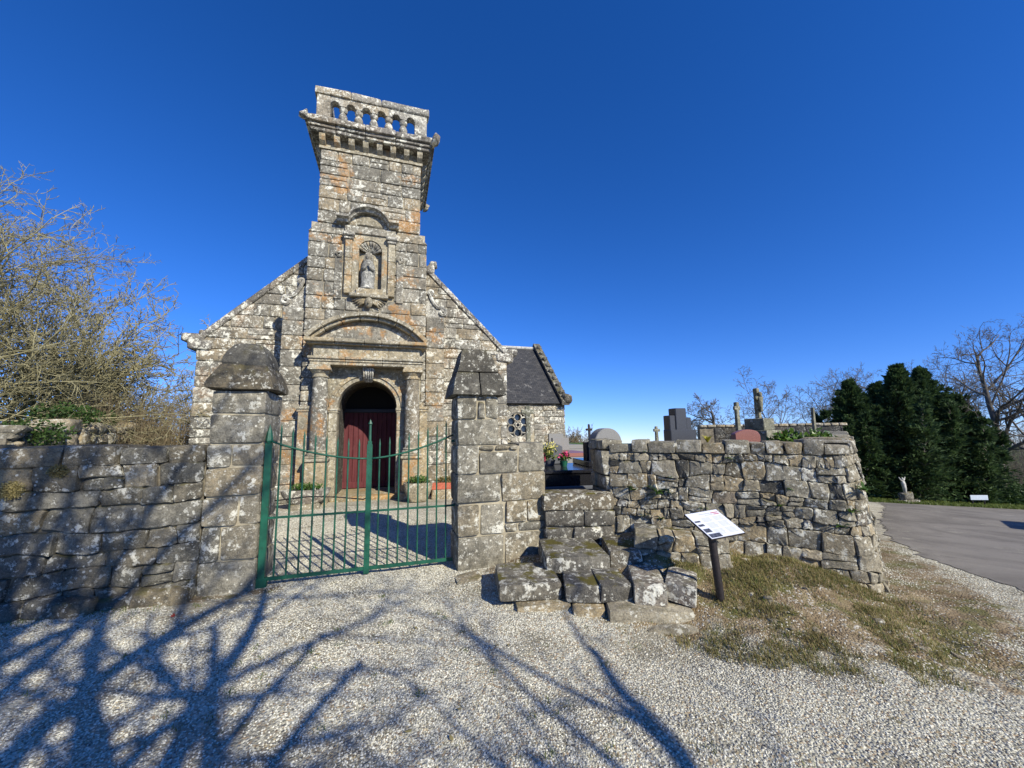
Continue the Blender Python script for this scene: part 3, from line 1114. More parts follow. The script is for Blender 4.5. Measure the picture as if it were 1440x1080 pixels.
# archivolt voussoirs in two mouldings
for k in range(9):
    a0_, a1_ = math.pi * k / 9 + .004, math.pi * (k + 1) / 9 - .004
    for r0, r1, dd in ((OW, .845, .05), (.846, .935, .09)):
        pl = arch_pts(C0, r0, 2.372, 4, a0_, a1_) + arch_pts(C0, r1, 2.372, 4, a1_, a0_)
        part('voussoir', prism(CH, pl[::-1], -.3 if r0 == OW else -.02, dd), 'granite_portal', portal)
kv = []
for z, h_, dd in ((3.04, .09, .12), (3.12, .11, .18), (3.22, .13, .23), (3.32, .15, .27), (3.415, .15, .27)):
    kv.append((z, h_, dd))
V_ = []
for z, h_, dd in kv: V_ += [CH(C0 - h_, z, dd), CH(C0 + h_, z, dd), CH(C0 + h_, z, -.02), CH(C0 - h_, z, -.02)]
F_ = [(3, 2, 1, 0), (16, 17, 18, 19)]
for i in range(4):
    for j in range(4): F_.append((i * 4 + j, i * 4 + (j + 1) % 4, i * 4 + 4 + (j + 1) % 4, i * 4 + 4 + j))
ks = part('keystone', bevel((V_, F_), .025), 'granite_balustrade', portal)
for j in range(-2, 3): part('flute', tube([CH(C0 + j * .05, 3.08, .17), CH(C0 + j * .055, 3.22, .255), CH(C0 + j * .055, 3.38, .285)], .018, 6), 'granite_balustrade', ks, True)
# entablature, frieze, cornice
ent = body('entablature', [fbox(CH, C0 - 1.36, C0 + 1.36, 3.44, 3.95, -.03, .3)], 'mortar', portal)
for a_, b_ in ((-1.36, -.55), (-.545, .35), (.355, 1.36)):
    part('architrave', merge([bevel(fbox(CH, C0 + a_, C0 + b_, 3.422, 3.5, -.02, .46), .01), bevel(fbox(CH, C0 + a_ - (.02 if a_ < -1 else 0), C0 + b_ + (.02 if b_ > 1 else 0), 3.502, 3.56, -.02, .49), .01), bevel(fbox(CH, C0 + a_ - (.05 if a_ < -1 else 0), C0 + b_ + (.05 if b_ > 1 else 0), 3.562, 3.63, -.02, .53), .015)]), 'granite_portal', ent)
for a_, b_ in ((-1.3, -.72), (-.714, .5), (.506, 1.3)):
    part('frieze_block', bevel(fbox(CH, C0 + a_, C0 + b_, 3.632, 3.93, 0, .42), .012), 'granite_portal', ent)
for a_, b_ in ((-1.5, -.8), (-.796, -.1), (-.096, .32), (.324, .75), (.754, 1.5)):
    part('cornice_block', merge([bevel(fbox(CH, C0 + a_ + (.06 if a_ < -1 else 0), C0 + b_ - (.06 if b_ > 1 else 0), 3.932, 3.98, 0, .56), .01), bevel(fbox(CH, C0 + a_, C0 + b_, 3.982, 4.08, 0, .64), .018)]), 'granite_portal', ent)
# segmental pediment
half, rise = 1.46, .68
Rr = (half ** 2 + rise ** 2) / (2 * rise)
zc = 4.08 + rise - Rr
ang = math.asin(half / Rr)
n_ = 7
pedm = part('pediment', prism(CH, [(C0 - half + .1, 4.082), (C0 + half - .1, 4.082)] + [(C0 + (Rr - .14) * math.sin(ang * .93 * (1 - 2 * k / 16)), zc + (Rr - .14) * math.cos(ang * .93 * (1 - 2 * k / 16))) for k in range(17)], 0, .33), 'granite_tower', portal)
for k in range(n_):
    a0_, a1_ = -ang + 2 * ang * k / n_ + .004, -ang + 2 * ang * (k + 1) / n_ - .004
    for r0, r1, dd in ((Rr - .13, Rr - .045, .52), (Rr - .044, Rr + .06, .62)):
        pl = [(C0 + r0 * math.sin(a0_ + (a1_ - a0_) * j / 4), zc + r0 * math.cos(a0_ + (a1_ - a0_) * j / 4)) for j in range(5)] + \
             [(C0 + r1 * math.sin(a1_ + (a0_ - a1_) * j / 4), zc + r1 * math.cos(a1_ + (a0_ - a1_) * j / 4)) for j in range(5)]
        part('arch_moulding', bevel(prism(CH, pl, 0, dd + rng.uniform(-.008, .008)), .012), 'granite_portal', pedm)
put_stones(pedm, Fr(cw(0, 0, .33), YAW), [[(C0 - .95, 4.1), (C0 + .02, 4.1), (C0 + .02, 4.5), (C0 - .72, 4.5)], [(C0 + .03, 4.1), (C0 + .95, 4.1), (C0 + .72, 4.5), (C0 + .03, 4.5)]], M['granite_tower'], 'block', gap=.006, r=.02, back=-.05, bulge=.01)

# ---- niche
niche = body('niche', [fbox(CH, NC - NR - .03, NC + NR + .03, NS0 - .16, NS0, ND, .12)], 'granite_portal')
part('niche_back', prism(CH, [(NC - NR, NS0), (NC + NR, NS0), (NC + NR, NS1)] + arch_pts(NC, NR, NS1, 14)[1:-1] + [(NC - NR, NS1)], ND - .01, ND + .02), 'granite_portal', niche)
for sg in (-1, 1):
    a_, b_ = sorted((NC + sg * .47, NC + sg * .65))
    for z0, z1 in ((5.45, 5.95), (5.956, 6.45), (6.456, 6.98)):
        part('niche_pilaster', bevel(fbox(CH, a_, b_, z0, z1, -.1, .10), .015), 'granite_portal', niche)
    part('niche_capital', merge([bevel(fbox(CH, a_ - .03, b_ + .03, 6.982, 7.06, -.1, .14), .015), bevel(fbox(CH, a_ - .06, b_ + .06, 7.062, 7.17, -.1, .2), .025)]), 'granite_balustrade', niche)
    a_, b_ = sorted((NC + sg * NR, NC + sg * .468))
    part('niche_jamb', bevel(fbox(CH, a_, b_, 5.45, NS1, ND, .03), .01), 'granite_portal', niche)
    q = arch_pts(NC, NR, NS1, 10, 0, math.pi / 2)
    if sg < 0: q = [(2 * NC - u, v) for u, v in q]
    spd = [(NC + sg * .468, NS1 + .002)] + q[:-1] + [(NC, NS1 + NR), (NC, 7.25), (NC + sg * .468, 7.25)]
    if sg > 0: spd = spd[::-1]
    part('niche_spandrel', prism(CH, spd, ND, .03), 'granite_portal', niche)
    # slim scroll bracket outside the pilaster
    u_ = NC + sg * .80
    part('side_scroll', merge([fbox(CH, u_ - .09, u_ + .09, 5.3, 6.5, -.05, .045), tube([CH(u_ + .085 * math.cos(a) * (1 - a / 14), 6.56 + .085 * math.sin(a) * (1 - a / 14), .06) for a in [k * .5 for k in range(-4, 20)]], .026, 6)]), 'granite_tower', niche, True, 40)
# shell in the head of the niche
for k in range(9):
    a = math.radians(12 + 156 * k / 8)
    vs_, fs_ = tube([CH(NC + r_ * math.cos(a), NS1 + r_ * math.sin(a), ND + .03 + .20 * (r_ / NR) ** 2) for r_ in (.05, .12, .2, .285)], [.012, .022, .034, .046], 8)
    part('shell_rib', (vs_, fs_), 'granite_balustrade', niche, True)
part('lintel', bevel(fbox(CH, -.66, .68, 7.19, 7.4, -.1, .08), .012), 'granite_tower', niche)
# hood mould: flat ears and an arch
hp = [(-.86, 7.50), (-.55, 7.50)] + [(NC - .06 + .52 * math.sin(t_), 7.42 + .44 * math.cos(t_)) for t_ in [math.radians(-62 + 124 * k / 10) for k in range(11)]] + [(.5, 7.50), (.76, 7.50)]
for i0, i1 in ((0, 2), (2, 6), (6, 10), (10, 13), (13, 14)):
    seg = hp[i0:i1 + 1]
    if len(seg) < 2: continue
    lo_ = [(u, z - .05) for u, z in seg]
    hi_ = [(u, z + .06) for u, z in seg]
    vv, ff = [], []
    for (u, z) in seg:
        vv += [CH(u, z - .06, -.05), CH(u, z - .06, .16), CH(u, z, .2), CH(u, z + .03, .3), CH(u, z + .1, .3), CH(u, z + .12, -.05)]
    for i in range(len(seg) - 1):
        for j in range(6): ff.append((i * 6 + j, (i + 1) * 6 + j, (i + 1) * 6 + (j + 1) % 6, i * 6 + (j + 1) % 6))
    ff += [tuple(range(6)), tuple(range(len(seg) * 6 - 1, len(seg) * 6 - 7, -1))]
    part('hood_mould', (vv, ff), 'granite_balustrade', niche)
put_stones(niche, CH, [[(-.4, 7.42), (.38, 7.42), (.3, 7.68), (-.02, 7.78), (-.32, 7.68)]], M['granite_portal'], 'tympanum', gap=.01, r=.03, back=-.06, face=(.03, .04), bulge=.03)
# console under the niche: a small carved head between two wings
con = part('console', rock(CH, NC - .5, NC + .5, 5.35, 5.46, -.1, .2, r=.03, rough=.01), 'granite_portal', niche, True)
hd = lathe(CH(NC, 0, .16), [(.02, 5.06), (.075, 5.1), (.1, 5.17), (.105, 5.24), (.085, 5.31), (.03, 5.35)], 12)
part('carved_head', merge([hd, tube([CH(NC, 5.22, .25), CH(NC, 5.16, .285), CH(NC, 5.15, .25)], [.014, .022, .012], 6)]), 'granite_portal', niche, True)
for sg in (-1, 1):
    wv = []
    for j in range(4):
        wv.append(tube([CH(NC + sg * .09, 5.3 - j * .025, .12), CH(NC + sg * (.25 - j * .02), 5.33 - j * .045, .09), CH(NC + sg * (.44 - j * .055), 5.26 - j * .055, .05)], [.03, .04, .015], 6))
    part('carved_wing', merge(wv), 'granite_portal', niche, True)

# statue standing in the niche
sp_ = CH(NC - .05, NS0, .0)
statue = thing('statue', 'weathered grey stone figure in a long veil standing in the shell niche', 'statue', sp_)
prof = [(.19, .0), (.195, .05), (.17, .07), (.165, .2), (.185, .4), (.19, .58), (.165, .72), (.12, .81), (.07, .86)]
vv, ff = [], []
n_ = 20
for r_, z in prof:
    for k in range(n_):
        a = 2 * math.pi * k / n_
        rr = r_ * (1 + .05 * math.cos(7 * a + z * 3) * (1 if .06 < z < .8 else 0))
        vv.append(sp_ + CH.U * rr * math.cos(a) - CH.N * rr * .75 * math.sin(a) + np.array((0, 0, z)))
for i in range(len(prof) - 1):
    for k in range(n_): ff.append((i * n_ + k, i * n_ + (k + 1) % n_, (i + 1) * n_ + (k + 1) % n_, (i + 1) * n_ + k))
ff += [tuple(range(n_ - 1, -1, -1)), tuple(range((len(prof) - 1) * n_, len(prof) * n_))]
mobj('robe', vv, ff, M['stone_statue'], statue, True)
hb = sp_ + np.array((0, 0, .84))
mobj('head', *lathe(hb, [(.05, 0), (.055, .03), (.07, .07), (.078, .12), (.068, .17), (.03, .205)], 12), M['stone_statue'], statue, True)
vl, vq = tube([sp_ + CH.U * .11 * math.cos(a) + CH.N * (-.02) + np.array((0, 0, .78 + .3 * math.sin(a))) for a in [math.pi * k / 10 for k in range(11)]], .03, 6)
mobj('veil', vl, vq, M['stone_statue'], statue, True)
hv = merge([tube([sp_ + CH.U * sg * .14 + CH.N * .1 + np.array((0, 0, .52)), sp_ + CH.U * sg * .06 + CH.N * .19 + np.array((0, 0, .56)), sp_ + CH.U * sg * .012 + CH.N * .2 + np.array((0, 0, .68))], [.05, .035, .02], 7) for sg in (-1, 1)])
mobj('joined_hands', hv[0], hv[1], M['stone_statue'], statue, True)

# ---- porch: vault, floor, door of vertical boards
pv = []
q = arch_pts(C0, OW + .06, SPR, 16)
porch = part('porch', merge([fbox(CH, C0 - OW - .07, C0 - OW - .004, 0, SPR, PD, -.355), fbox(CH, C0 + OW + .004, C0 + OW + .07, 0, SPR, PD, -.355)]), 'granite_porch_shade')
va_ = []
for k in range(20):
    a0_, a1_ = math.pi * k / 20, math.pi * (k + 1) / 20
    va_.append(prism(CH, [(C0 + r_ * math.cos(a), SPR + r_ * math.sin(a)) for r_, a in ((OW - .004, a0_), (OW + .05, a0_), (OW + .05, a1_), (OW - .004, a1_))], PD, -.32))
part('vault', merge(va_), 'granite_porch_shade', porch)
part('porch_lining', merge([fbox(CH, C0 - OW - .003, C0 - OW + .012, 0, SPR, PD, -.36), fbox(CH, C0 + OW - .012, C0 + OW + .003, 0, SPR, PD, -.36)]), 'granite_porch_shade', porch)  # sides and vault faced in darkened stone to deepen the porch shade
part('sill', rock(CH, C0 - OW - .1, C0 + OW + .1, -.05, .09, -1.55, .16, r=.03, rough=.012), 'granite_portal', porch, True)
door = part('door', fbox(CH, C0 - OW - .05, C0 + OW + .05, .06, SPR + OW, PD - .1, PD + .002), 'door_shade_black')  # black backing; above the boards it stands in for shade on the door
nb = 11
for k in range(nb):
    u0, u1 = C0 - OW + 2 * OW * k / nb + .004, C0 - OW + 2 * OW * (k + 1) / nb - .004
    def top(u): return SPR - .06
    pl = [(u0, .1), (u1, .1), (u1, top(u1)), ((u0 + u1) / 2, top((u0 + u1) / 2)), (u0, top(u0))]
    part('plank', bevel(prism(CH, pl, PD + .004, PD + .045 + rng.uniform(-.004, .004)), .006), 'door_red', door)
part('transom', bevel(fbox(CH, C0 - OW, C0 + OW, SPR - .055, SPR + .06, PD + .004, PD + .09), .01), 'sign_post', door)  # added bar where the boards stop below the blackened arch head
part('kick_board', bevel(fbox(CH, C0 - OW, C0 + OW, .1, .28, PD + .05, PD + .075), .006), 'door_red', door)
part('handle', tube([CH(C0 + .1, 1.05, PD + .06), CH(C0 + .1, 1.05, PD + .12), CH(C0 + .1, 1.2, PD + .12), CH(C0 + .1, 1.2, PD + .06)], .012, 6), 'rust_iron', door)

# ---- nave and transept
nave = body('nave_wall', [fbox(CH, -4.1, 4.1, 0, 4.0, -15, WD - .7)], 'granite_wing')


def slope(name, p00, p10, p11, p01, th, mat, parent):
    """roof slab with slate courses laid in its own UV plane"""
    a, b_, c_, d_ = (np.array(p) for p in (p00, p10, p11, p01))
    n = np.cross(b_ - a, d_ - a)
    n = n / np.linalg.norm(n) * th
    vs_ = [a, b_, c_, d_, a - n, b_ - n, c_ - n, d_ - n]
    o = mobj(name, vs_, [(0, 1, 2, 3), (7, 6, 5, 4), (0, 4, 5, 1), (1, 5, 6, 2), (2, 6, 7, 3), (3, 7, 4, 0)], M[mat], parent)
    uv = o.data.uv_layers.new(name='UVMap')
    L1, L2 = np.linalg.norm(b_ - a), np.linalg.norm(d_ - a)
    co = [(0, 0), (L1, 0), (L1, L2), (0, L2)] * 2
    for lp in o.data.loops: uv.data[lp.index].uv = co[lp.vertex_index]
    return o


for sg in (-1, 1):
    e0, e1, r0, r1 = cw(sg * 4.35, 3.95, -1.6), cw(sg * 4.35, 3.95, -15), cw(0, 8.2, -1.6), cw(0, 8.2, -15)
    if sg > 0: slope('nave_roof', e0, e1, r1, r0, .12, 'slate', nave)
    else: slope('nave_roof', e1, e0, r0, r1, .12, 'slate', nave)
TD, TS, RUN, RZ, EZ = -6.0, 8.62, 3.4, 6.35, 2.98
OCX, OCZ, OCR = 6.24, 1.96, .62
oh_ = [[(4.05, 0), (OCX, 0)] + arch_pts(OCX, OCR + .01, OCZ, 14, -math.pi / 2, -1.5 * math.pi) + [(OCX, EZ), (4.05, EZ)],
       [(OCX, 0), (TS - .04, 0), (TS - .04, EZ), (OCX, EZ)] + arch_pts(OCX, OCR + .01, OCZ, 14, math.pi / 2, -math.pi / 2)]
trans = body('transept_wall', [fbox(CH, 4.05, TS - .04, 0, EZ, TD - 2 * RUN, TD - .42), prism(CH, oh_[0], TD - .42, TD - .03), prism(CH, oh_[1], TD - .42, TD - .03), prism(Fr(cw(TS - .3, 0, TD), YAW + math.pi / 2), [(0, EZ), (2 * RUN, EZ), (RUN, RZ - .1)], 0, .26)])
trf = Fr(cw(0, 0, TD), YAW)
OCX, OCZ, OCR = 6.24, 1.96, .62
rows = [0.0]
while rows[-1] < 2.7: rows.append(rows[-1] + rng.uniform(.26, .36))
rows = [r_ * EZ / rows[-1] for r_ in rows]


def tsp(v0, v1):
    vm = (v0 + v1) / 2
    if abs(vm - OCZ) < OCR + .12:
        hw = OCR + .16
        return [(4.1, OCX - hw), (OCX + hw, TS)]
    return [(4.1, TS)]


put_stones(trans, trf, ashlar_cells(rows, tsp, .35, .8), M['granite_wing'], 'block', gap=.008, r=.03, back=-.08, face=(-.012, .02), bulge=.012, jit=.008, tilt=.01)
rf = slope('transept_roof', cw(3.4, EZ - .02, TD + .16), cw(TS - .12, EZ - .02, TD + .16), cw(TS - .12, RZ, TD - RUN), cw(3.4, RZ, TD - RUN), .1, 'slate', trans)
slope('transept_roof', cw(TS - .12, EZ, TD - 2 * RUN - .1), cw(3.4, EZ, TD - 2 * RUN - .1), cw(3.4, RZ, TD - RUN), cw(TS - .12, RZ, TD - RUN), .1, 'slate', trans)
part('ridge', tube([cw(3.0, RZ + .02, TD - RUN), cw(TS - .1, RZ + .02, TD - RUN)], .09, 8), 'limewash', trans)
for k in range(9):                                          # gable coping with small crockets
    t0, t1 = k / 9, (k + 1) / 9
    for sgn in (1, -1):
        def gp(t): return (TD + .3 - (RUN + .3) * t) if sgn > 0 else (TD - 2 * RUN - .3 + (RUN + .3) * t)
        z0_, z1_ = EZ - .1 + (RZ + .12 - EZ + .1) * t0, EZ - .1 + (RZ + .12 - EZ + .1) * t1
        vs_ = [cw(s_, z_ + dz_, gp(t_)) for s_ in (TS - .28, TS + .12) for t_, z_, dz_ in ((t0, z0_, -.02), (t1, z1_, -.02), (t1, z1_, .2), (t0, z0_, .2))]
        part('coping', bevel((vs_, [(0, 1, 2, 3), (7, 6, 5, 4), (0, 4, 5, 1), (1, 5, 6, 2), (2, 6, 7, 3), (3, 7, 4, 0)]), .02), 'granite_cap', trans)
        if sgn > 0 and k:
            part('crocket', rock(Fr(cw(TS - .1, 0, gp(t0)), YAW), -.12, .12, z0_ + .15, z0_ + .36, -.1, .1, r=.07, rough=.04, seed=k), 'granite_cap', trans, True)
part('finial', rock(Fr(cw(TS, 0, TD + .2), YAW), -.2, .2, EZ - .02, EZ + .42, -.2, .15, r=.1, rough=.07, seed=3), 'granite_cap', trans, True)
# oculus with its tracery
rose = part('oculus', prism(trf, [(OCX + OCR * math.cos(2 * math.pi * k / 28), OCZ + OCR * math.sin(2 * math.pi * k / 28)) for k in range(28)], -.3, -.2), 'glass_dark', trans)


def ring(fr, cx, cz, r, d, tr, k=28):
    pts = [(cx + r * math.cos(2 * math.pi * i / k), cz + r * math.sin(2 * math.pi * i / k)) for i in range(k)]
    vv, ff = [], []
    for i, (x, z) in enumerate(pts):
        a = 2 * math.pi * i / k
        for j in range(6):
            bb = 2 * math.pi * j / 6
            vv.append(fr(cx + (r + tr * math.cos(bb)) * math.cos(a), cz + (r + tr * math.cos(bb)) * math.sin(a), d + tr * math.sin(bb)))
    for i in range(k):
        for j in range(6): ff.append((i * 6 + j, ((i + 1) % k) * 6 + j, ((i + 1) % k) * 6 + (j + 1) % 6, i * 6 + (j + 1) % 6))
    return vv, ff


for k in range(12):
    a0_, a1_ = 2 * math.pi * k / 12 + .01, 2 * math.pi * (k + 1) / 12 - .01
    pl = arch_pts(OCX, OCR - .02, OCZ, 4, a0_, a1_) + arch_pts(OCX, OCR + .17, OCZ, 4, a1_, a0_)
    part('surround_stone', prism(trf, pl[::-1], -.3, .025), 'granite_wing', rose)
for k in range(6):
    a = math.pi / 6 + math.pi / 3 * k
    part('tracery', ring(trf, OCX + .355 * math.cos(a), OCZ + .355 * math.sin(a), .185, -.07, .034, 20), 'granite_balustrade', rose, True)
part('tracery', ring(trf, OCX, OCZ, .1, -.06, .04, 16), 'granite_balustrade', rose, True)
part('tracery', ring(trf, OCX, OCZ, OCR - .03, -.05, .055), 'granite_balustrade', rose, True)

# ------------------------------------------------------------------ gate piers
PF = Fr((-.71, 4.93, 0), YAW)                               # right pier: left front corner
PT = .58
pier_r = thing('gate_pier', 'square granite gate pier with a sloping cap and a lower stub of wall', 'gate pier', PF(.3, 0, -.3))


def courses(parent, fr, rows_, mat, thick, rough=.012, r=.03, proud=.012):
    for v0, v1, us in rows_:
        for a, b_ in zip(us, us[1:]):
            pr = rng.uniform(-proud, proud)
            vf = rock(fr, a + .006, b_ - .006, v0 + .005, v1 - .005, -thick, pr, r=r, rough=rough, seed=rng.random() * 50)
            mobj('block', vf[0], vf[1], M[mat], parent, True, sharp=45)


mobj('core', *merge([fbox(PF, .03, 1.18, -.2, 1.5, -PT + .03, -.03), fbox(PF, .03, .53, 1.4, 2.24, -PT + .03, -.03)]), M['mortar'], pier_r)
courses(pier_r, PF, [(-.12, .40, (0, .62, 1.2)), (.40, .52, (.62, .8, 1.2)), (.40, .78, (0, .30, .615)), (.52, .80, (.63, .93, 1.2)), (.80, 1.16, (0, .58, 1.2)),
                     (1.16, 1.52, (0, .29)), (1.16, 1.44, (.29, .82)), (1.16, 1.55, (.82, 1.2)), (1.44, 1.52, (.29, .5, .7, .82)),
                     (1.52, 1.86, (-.0, .56)), (1.86, 2.17, (0, .27)), (1.86, 2.1, (.27, .38)), (2.1, 2.17, (.27, .38)), (1.86, 2.17, (.38, .56))], 'granite_pier', PT)


def frustum(fr, b0, b1, z0, t0, t1, z1, d0, d1, e0, e1, mid=.0, n=4):
    """cap stone with slightly hollow sides: plan (b0..b1, d0..d1) at z0 to (t0..t1, e0..e1) at z1"""
    vv, ff = [], []
    for k in range(n + 1):
        t = k / n
        s = t + mid * math.sin(math.pi * t)
        a, b_, c_, d_ = b0 + (t0 - b0) * s, b1 + (t1 - b1) * s, d0 + (e0 - d0) * s, d1 + (e1 - d1) * s
        z = z0 + (z1 - z0) * t
        vv += [fr(a, z, d_), fr(b_, z, d_), fr(b_, z, c_), fr(a, z, c_)]
    for k in range(n):
        for j in range(4): ff.append((k * 4 + j, k * 4 + (j + 1) % 4, k * 4 + 4 + (j + 1) % 4, k * 4 + 4 + j))
    ff += [(3, 2, 1, 0), (n * 4, n * 4 + 1, n * 4 + 2, n * 4 + 3)]
    vv = [np.array(v) + np.array(mnoise.noise_vector(Vector((v * 5).tolist()))) * .02 for v in vv]
    return bevel((vv, ff), .018, 2)


mobj('cap_stone', *frustum(PF, -.07, .29, 2.172, .0, .29, 2.48, -PT - .07, .07, -PT, .0, -.05), M['granite_cap'], pier_r, True, sharp=40)
mobj('cap_stone', *frustum(PF, .30, .66, 2.172, .30, .57, 2.48, -PT - .07, .07, -PT, .0, -.05), M['granite_cap'], pier_r, True, sharp=40)
mobj('cap_stone', *frustum(PF, .0, .57, 2.485, .1, .46, 2.80, -PT, .0, -PT + .1, -.1, -.04), M['granite_cap'], pier_r, True, sharp=40)

LF = Fr((-3.42, 4.334, 0), YAW)                              # left pier: left front corner
pier_l = thing('gate_pier', 'granite gate pier with a swelling domed dark cap at the end of the long wall', 'gate pier', LF(.285, 0, -.34))
mobj('core', *fbox(LF, .03, .54, -.2, 2.2, -.65, -.03), M['mortar'], pier_l)
courses(pier_l, LF, [(-.15, .33, (0, .57)), (.33, .70, (0, .2, .57)), (.70, 1.02, (0, .35, .57)), (1.02, 1.34, (0, .57)), (1.34, 1.60, (0, .25, .57)), (1.60, 1.94, (.0, .57)), (1.94, 2.22, (.0, .57))], 'granite_pier', .68, r=.03)


def cap_profile(fr, cu, cd, prof, deep=1.0):
    """square cap stone cut to a swelling profile with blunt arrises: prof = [(half width, z)]"""
    vv, ff = [], []
    n = 28
    for hw, z in prof:
        for k in range(n):
            a = 2 * math.pi * (k + .5) / n
            x, y = math.cos(a), math.sin(a)
            e = 11.0
            q = (abs(x) ** e + abs(y) ** e) ** (-1 / e)
            p = fr(cu + x * q * hw, z, cd + y * q * hw * deep)
            vv.append(p + np.array(mnoise.noise_vector(Vector((p * 5).tolist()))) * .02)
    for i in range(len(prof) - 1):
        for k in range(n): ff.append((i * n + k, i * n + (k + 1) % n, (i + 1) * n + (k + 1) % n, (i + 1) * n + k))
    ff += [tuple(range(n - 1, -1, -1)), tuple(range((len(prof) - 1) * n, len(prof) * n))]
    return vv, ff


mobj('cap_stone', *cap_profile(LF, .285, -.34, [(.31, 2.222), (.348, 2.235), (.352, 2.285), (.33, 2.36), (.295, 2.44), (.26, 2.51), (.25, 2.52)], 1.16), M['granite_cap'], pier_l, True, sharp=34)
mobj('cap_stone', *cap_profile(LF, .285, -.34, [(.245, 2.521), (.25, 2.545), (.235, 2.62), (.205, 2.70), (.165, 2.775), (.14, 2.80), (.10, 2.802)], 1.16), M['granite_cap'], pier_l, True, sharp=34)

# ------------------------------------------------------------------ long wall on the left
LW = Fr((-7.6, 3.02, 0), math.atan2(4.334 - 3.02, -3.42 + 7.6))
LL = math.hypot(4.334 - 3.02, -3.42 + 7.6)
wall_l = thing('boundary_wall', 'long mossy dry stone wall running up to the domed gate pier', 'wall', LW(LL / 2, 0, -.3))
mobj('wall_core', *fbox(LW, 0, LL, -.3, 1.40, -.55, -.045), M['mortar_dark'], wall_l)
cells = rubble_cells(LL, 1.42, .17, .27, (1.1, 2.7), .03, split=.18)
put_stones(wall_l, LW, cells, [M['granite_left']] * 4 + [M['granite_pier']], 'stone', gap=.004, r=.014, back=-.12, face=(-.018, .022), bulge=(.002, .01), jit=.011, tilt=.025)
u = .0
while u < LL - .05:
    w_ = min(rng.uniform(.34, .7), LL - u)
    vf = rock(LW, u + .008, u + w_ - .008, 1.405, 1.60 + rng.uniform(-.025, .03), -.58 + rng.uniform(-.03, .03), .03 + rng.uniform(-.03, .03), r=.03, rough=.02, seed=rng.random() * 60)
    mobj('coping_stone', vf[0], vf[1], M['granite_left'], wall_l, True, sharp=38)
    u += w_
# footing stones that spread at its foot
for k in range(12):
    u = 1.9 + k * .2 + rng.uniform(-.05, .05)
    h_ = rng.uniform(.08, .16)
    vf = rock(LW, u, u + rng.uniform(.22, .4), -.12, h_, -.1, rng.uniform(.06, .16), r=.05, rough=.03, seed=rng.random() * 60)
    mobj('stone', vf[0], vf[1], M['granite_left'], wall_l, True)

# ------------------------------------------------------------------ churchyard wall on the right
arc = []
for k in range(25):                                         # rounded corner
    a = math.radians(-116 + 76 * k / 24)
    arc.append((3.62 + .30 * math.cos(a), 4.42 + .30 * math.sin(a)))
RW = PathFr([WA] + arc + [(6.2, 7.0), (14.9, 17.2)], .085)
RH = 1.40
wall_r = thing('churchyard_wall', 'high battered rubble wall of the churchyard with rounded corner', 'wall', (2.4, 4.3, 0))
LEN = RW.L[-2] + .6
corev, coref = [], []
us = [0.0] + list(RW.L[1:-1]) + [RW.L[-1]]
for u in us:
    corev += [RW(u, -.3, -.035), RW(u, RH + .02, -.035), RW(u, RH + .02, -.6), RW(u, -.3, -.7)]
for i in range(len(us) - 1):
    for j in range(4): coref.append((i * 4 + j, (i + 1) * 4 + j, (i + 1) * 4 + (j + 1) % 4, i * 4 + (j + 1) % 4))
coref += [(0, 1, 2, 3), tuple(len(corev) - 4 + j for j in (3, 2, 1, 0))]
mobj('wall_core', corev, coref, M['mortar_dark'], wall_r)
cells = rubble_cells(LEN - 3.7, RH - .02, .10, .19, (.65, 1.8), .035, split=.24)
cells = [[(u, v + .0) for u, v in c_] for c_ in cells]
low, high = [], []
for c_ in cells: (low if np.mean([v for u, v in c_]) < .5 and rng.random() < .75 else high).append(c_)
kw = dict(gap=.003, r=.010, back=-.13, face=(-.012, .016), bulge=(.001, .007), jit=.008, tilt=.018)
put_stones(wall_r, RW, low, [M['granite_rubble_pale']] * 3 + [M['granite_rubble']], 'stone', **kw)
put_stones(wall_r, RW, high, [M['granite_rubble']] * 8 + [M['granite_rubble_pale']] * 3 + [M['granite_coping'], M['granite_cap']], 'stone', **kw)
u = .0
while u < LEN - 1.2:
    w_ = rng.uniform(.14, .34)
    vf = rock(RW, u + .006, u + w_ - .006, RH - .01, 1.52 + rng.uniform(-.03, .03), -.5, .015 + rng.uniform(-.02, .02), r=.016, rough=.014, seed=rng.random() * 60)
    mobj('coping_stone', vf[0], vf[1], M['granite_rubble'], wall_r, True, sharp=38)
    u += w_
# the wall's return along the road, hidden from the photograph's place: its stones are joined into one part
rest = []
for c_ in rubble_cells(11.2, RH - .02, .14, .26, (.8, 1.9), .04, u_off=LEN - 3.7, split=.15):
    vf = stone(RW, c_, gap=.004, r=.012, back=-.1, face=rng.uniform(-.02, .024), bulge=.006, jit=.01, tilt=.03)
    if vf: rest.append(vf)
u = LEN - 1.2
while u < LEN + 7.4:
    w_ = rng.uniform(.2, .45)
    rest.append(rock(RW, u, u + w_ - .01, RH - .01, 1.52 + rng.uniform(-.03, .03), -.5, .015, r=.016, rough=.014, seed=u))
    u += w_
tag(mobj('stones', *merge(rest), M['granite_rubble'], wall_r, True, sharp=32), kind='stuff')
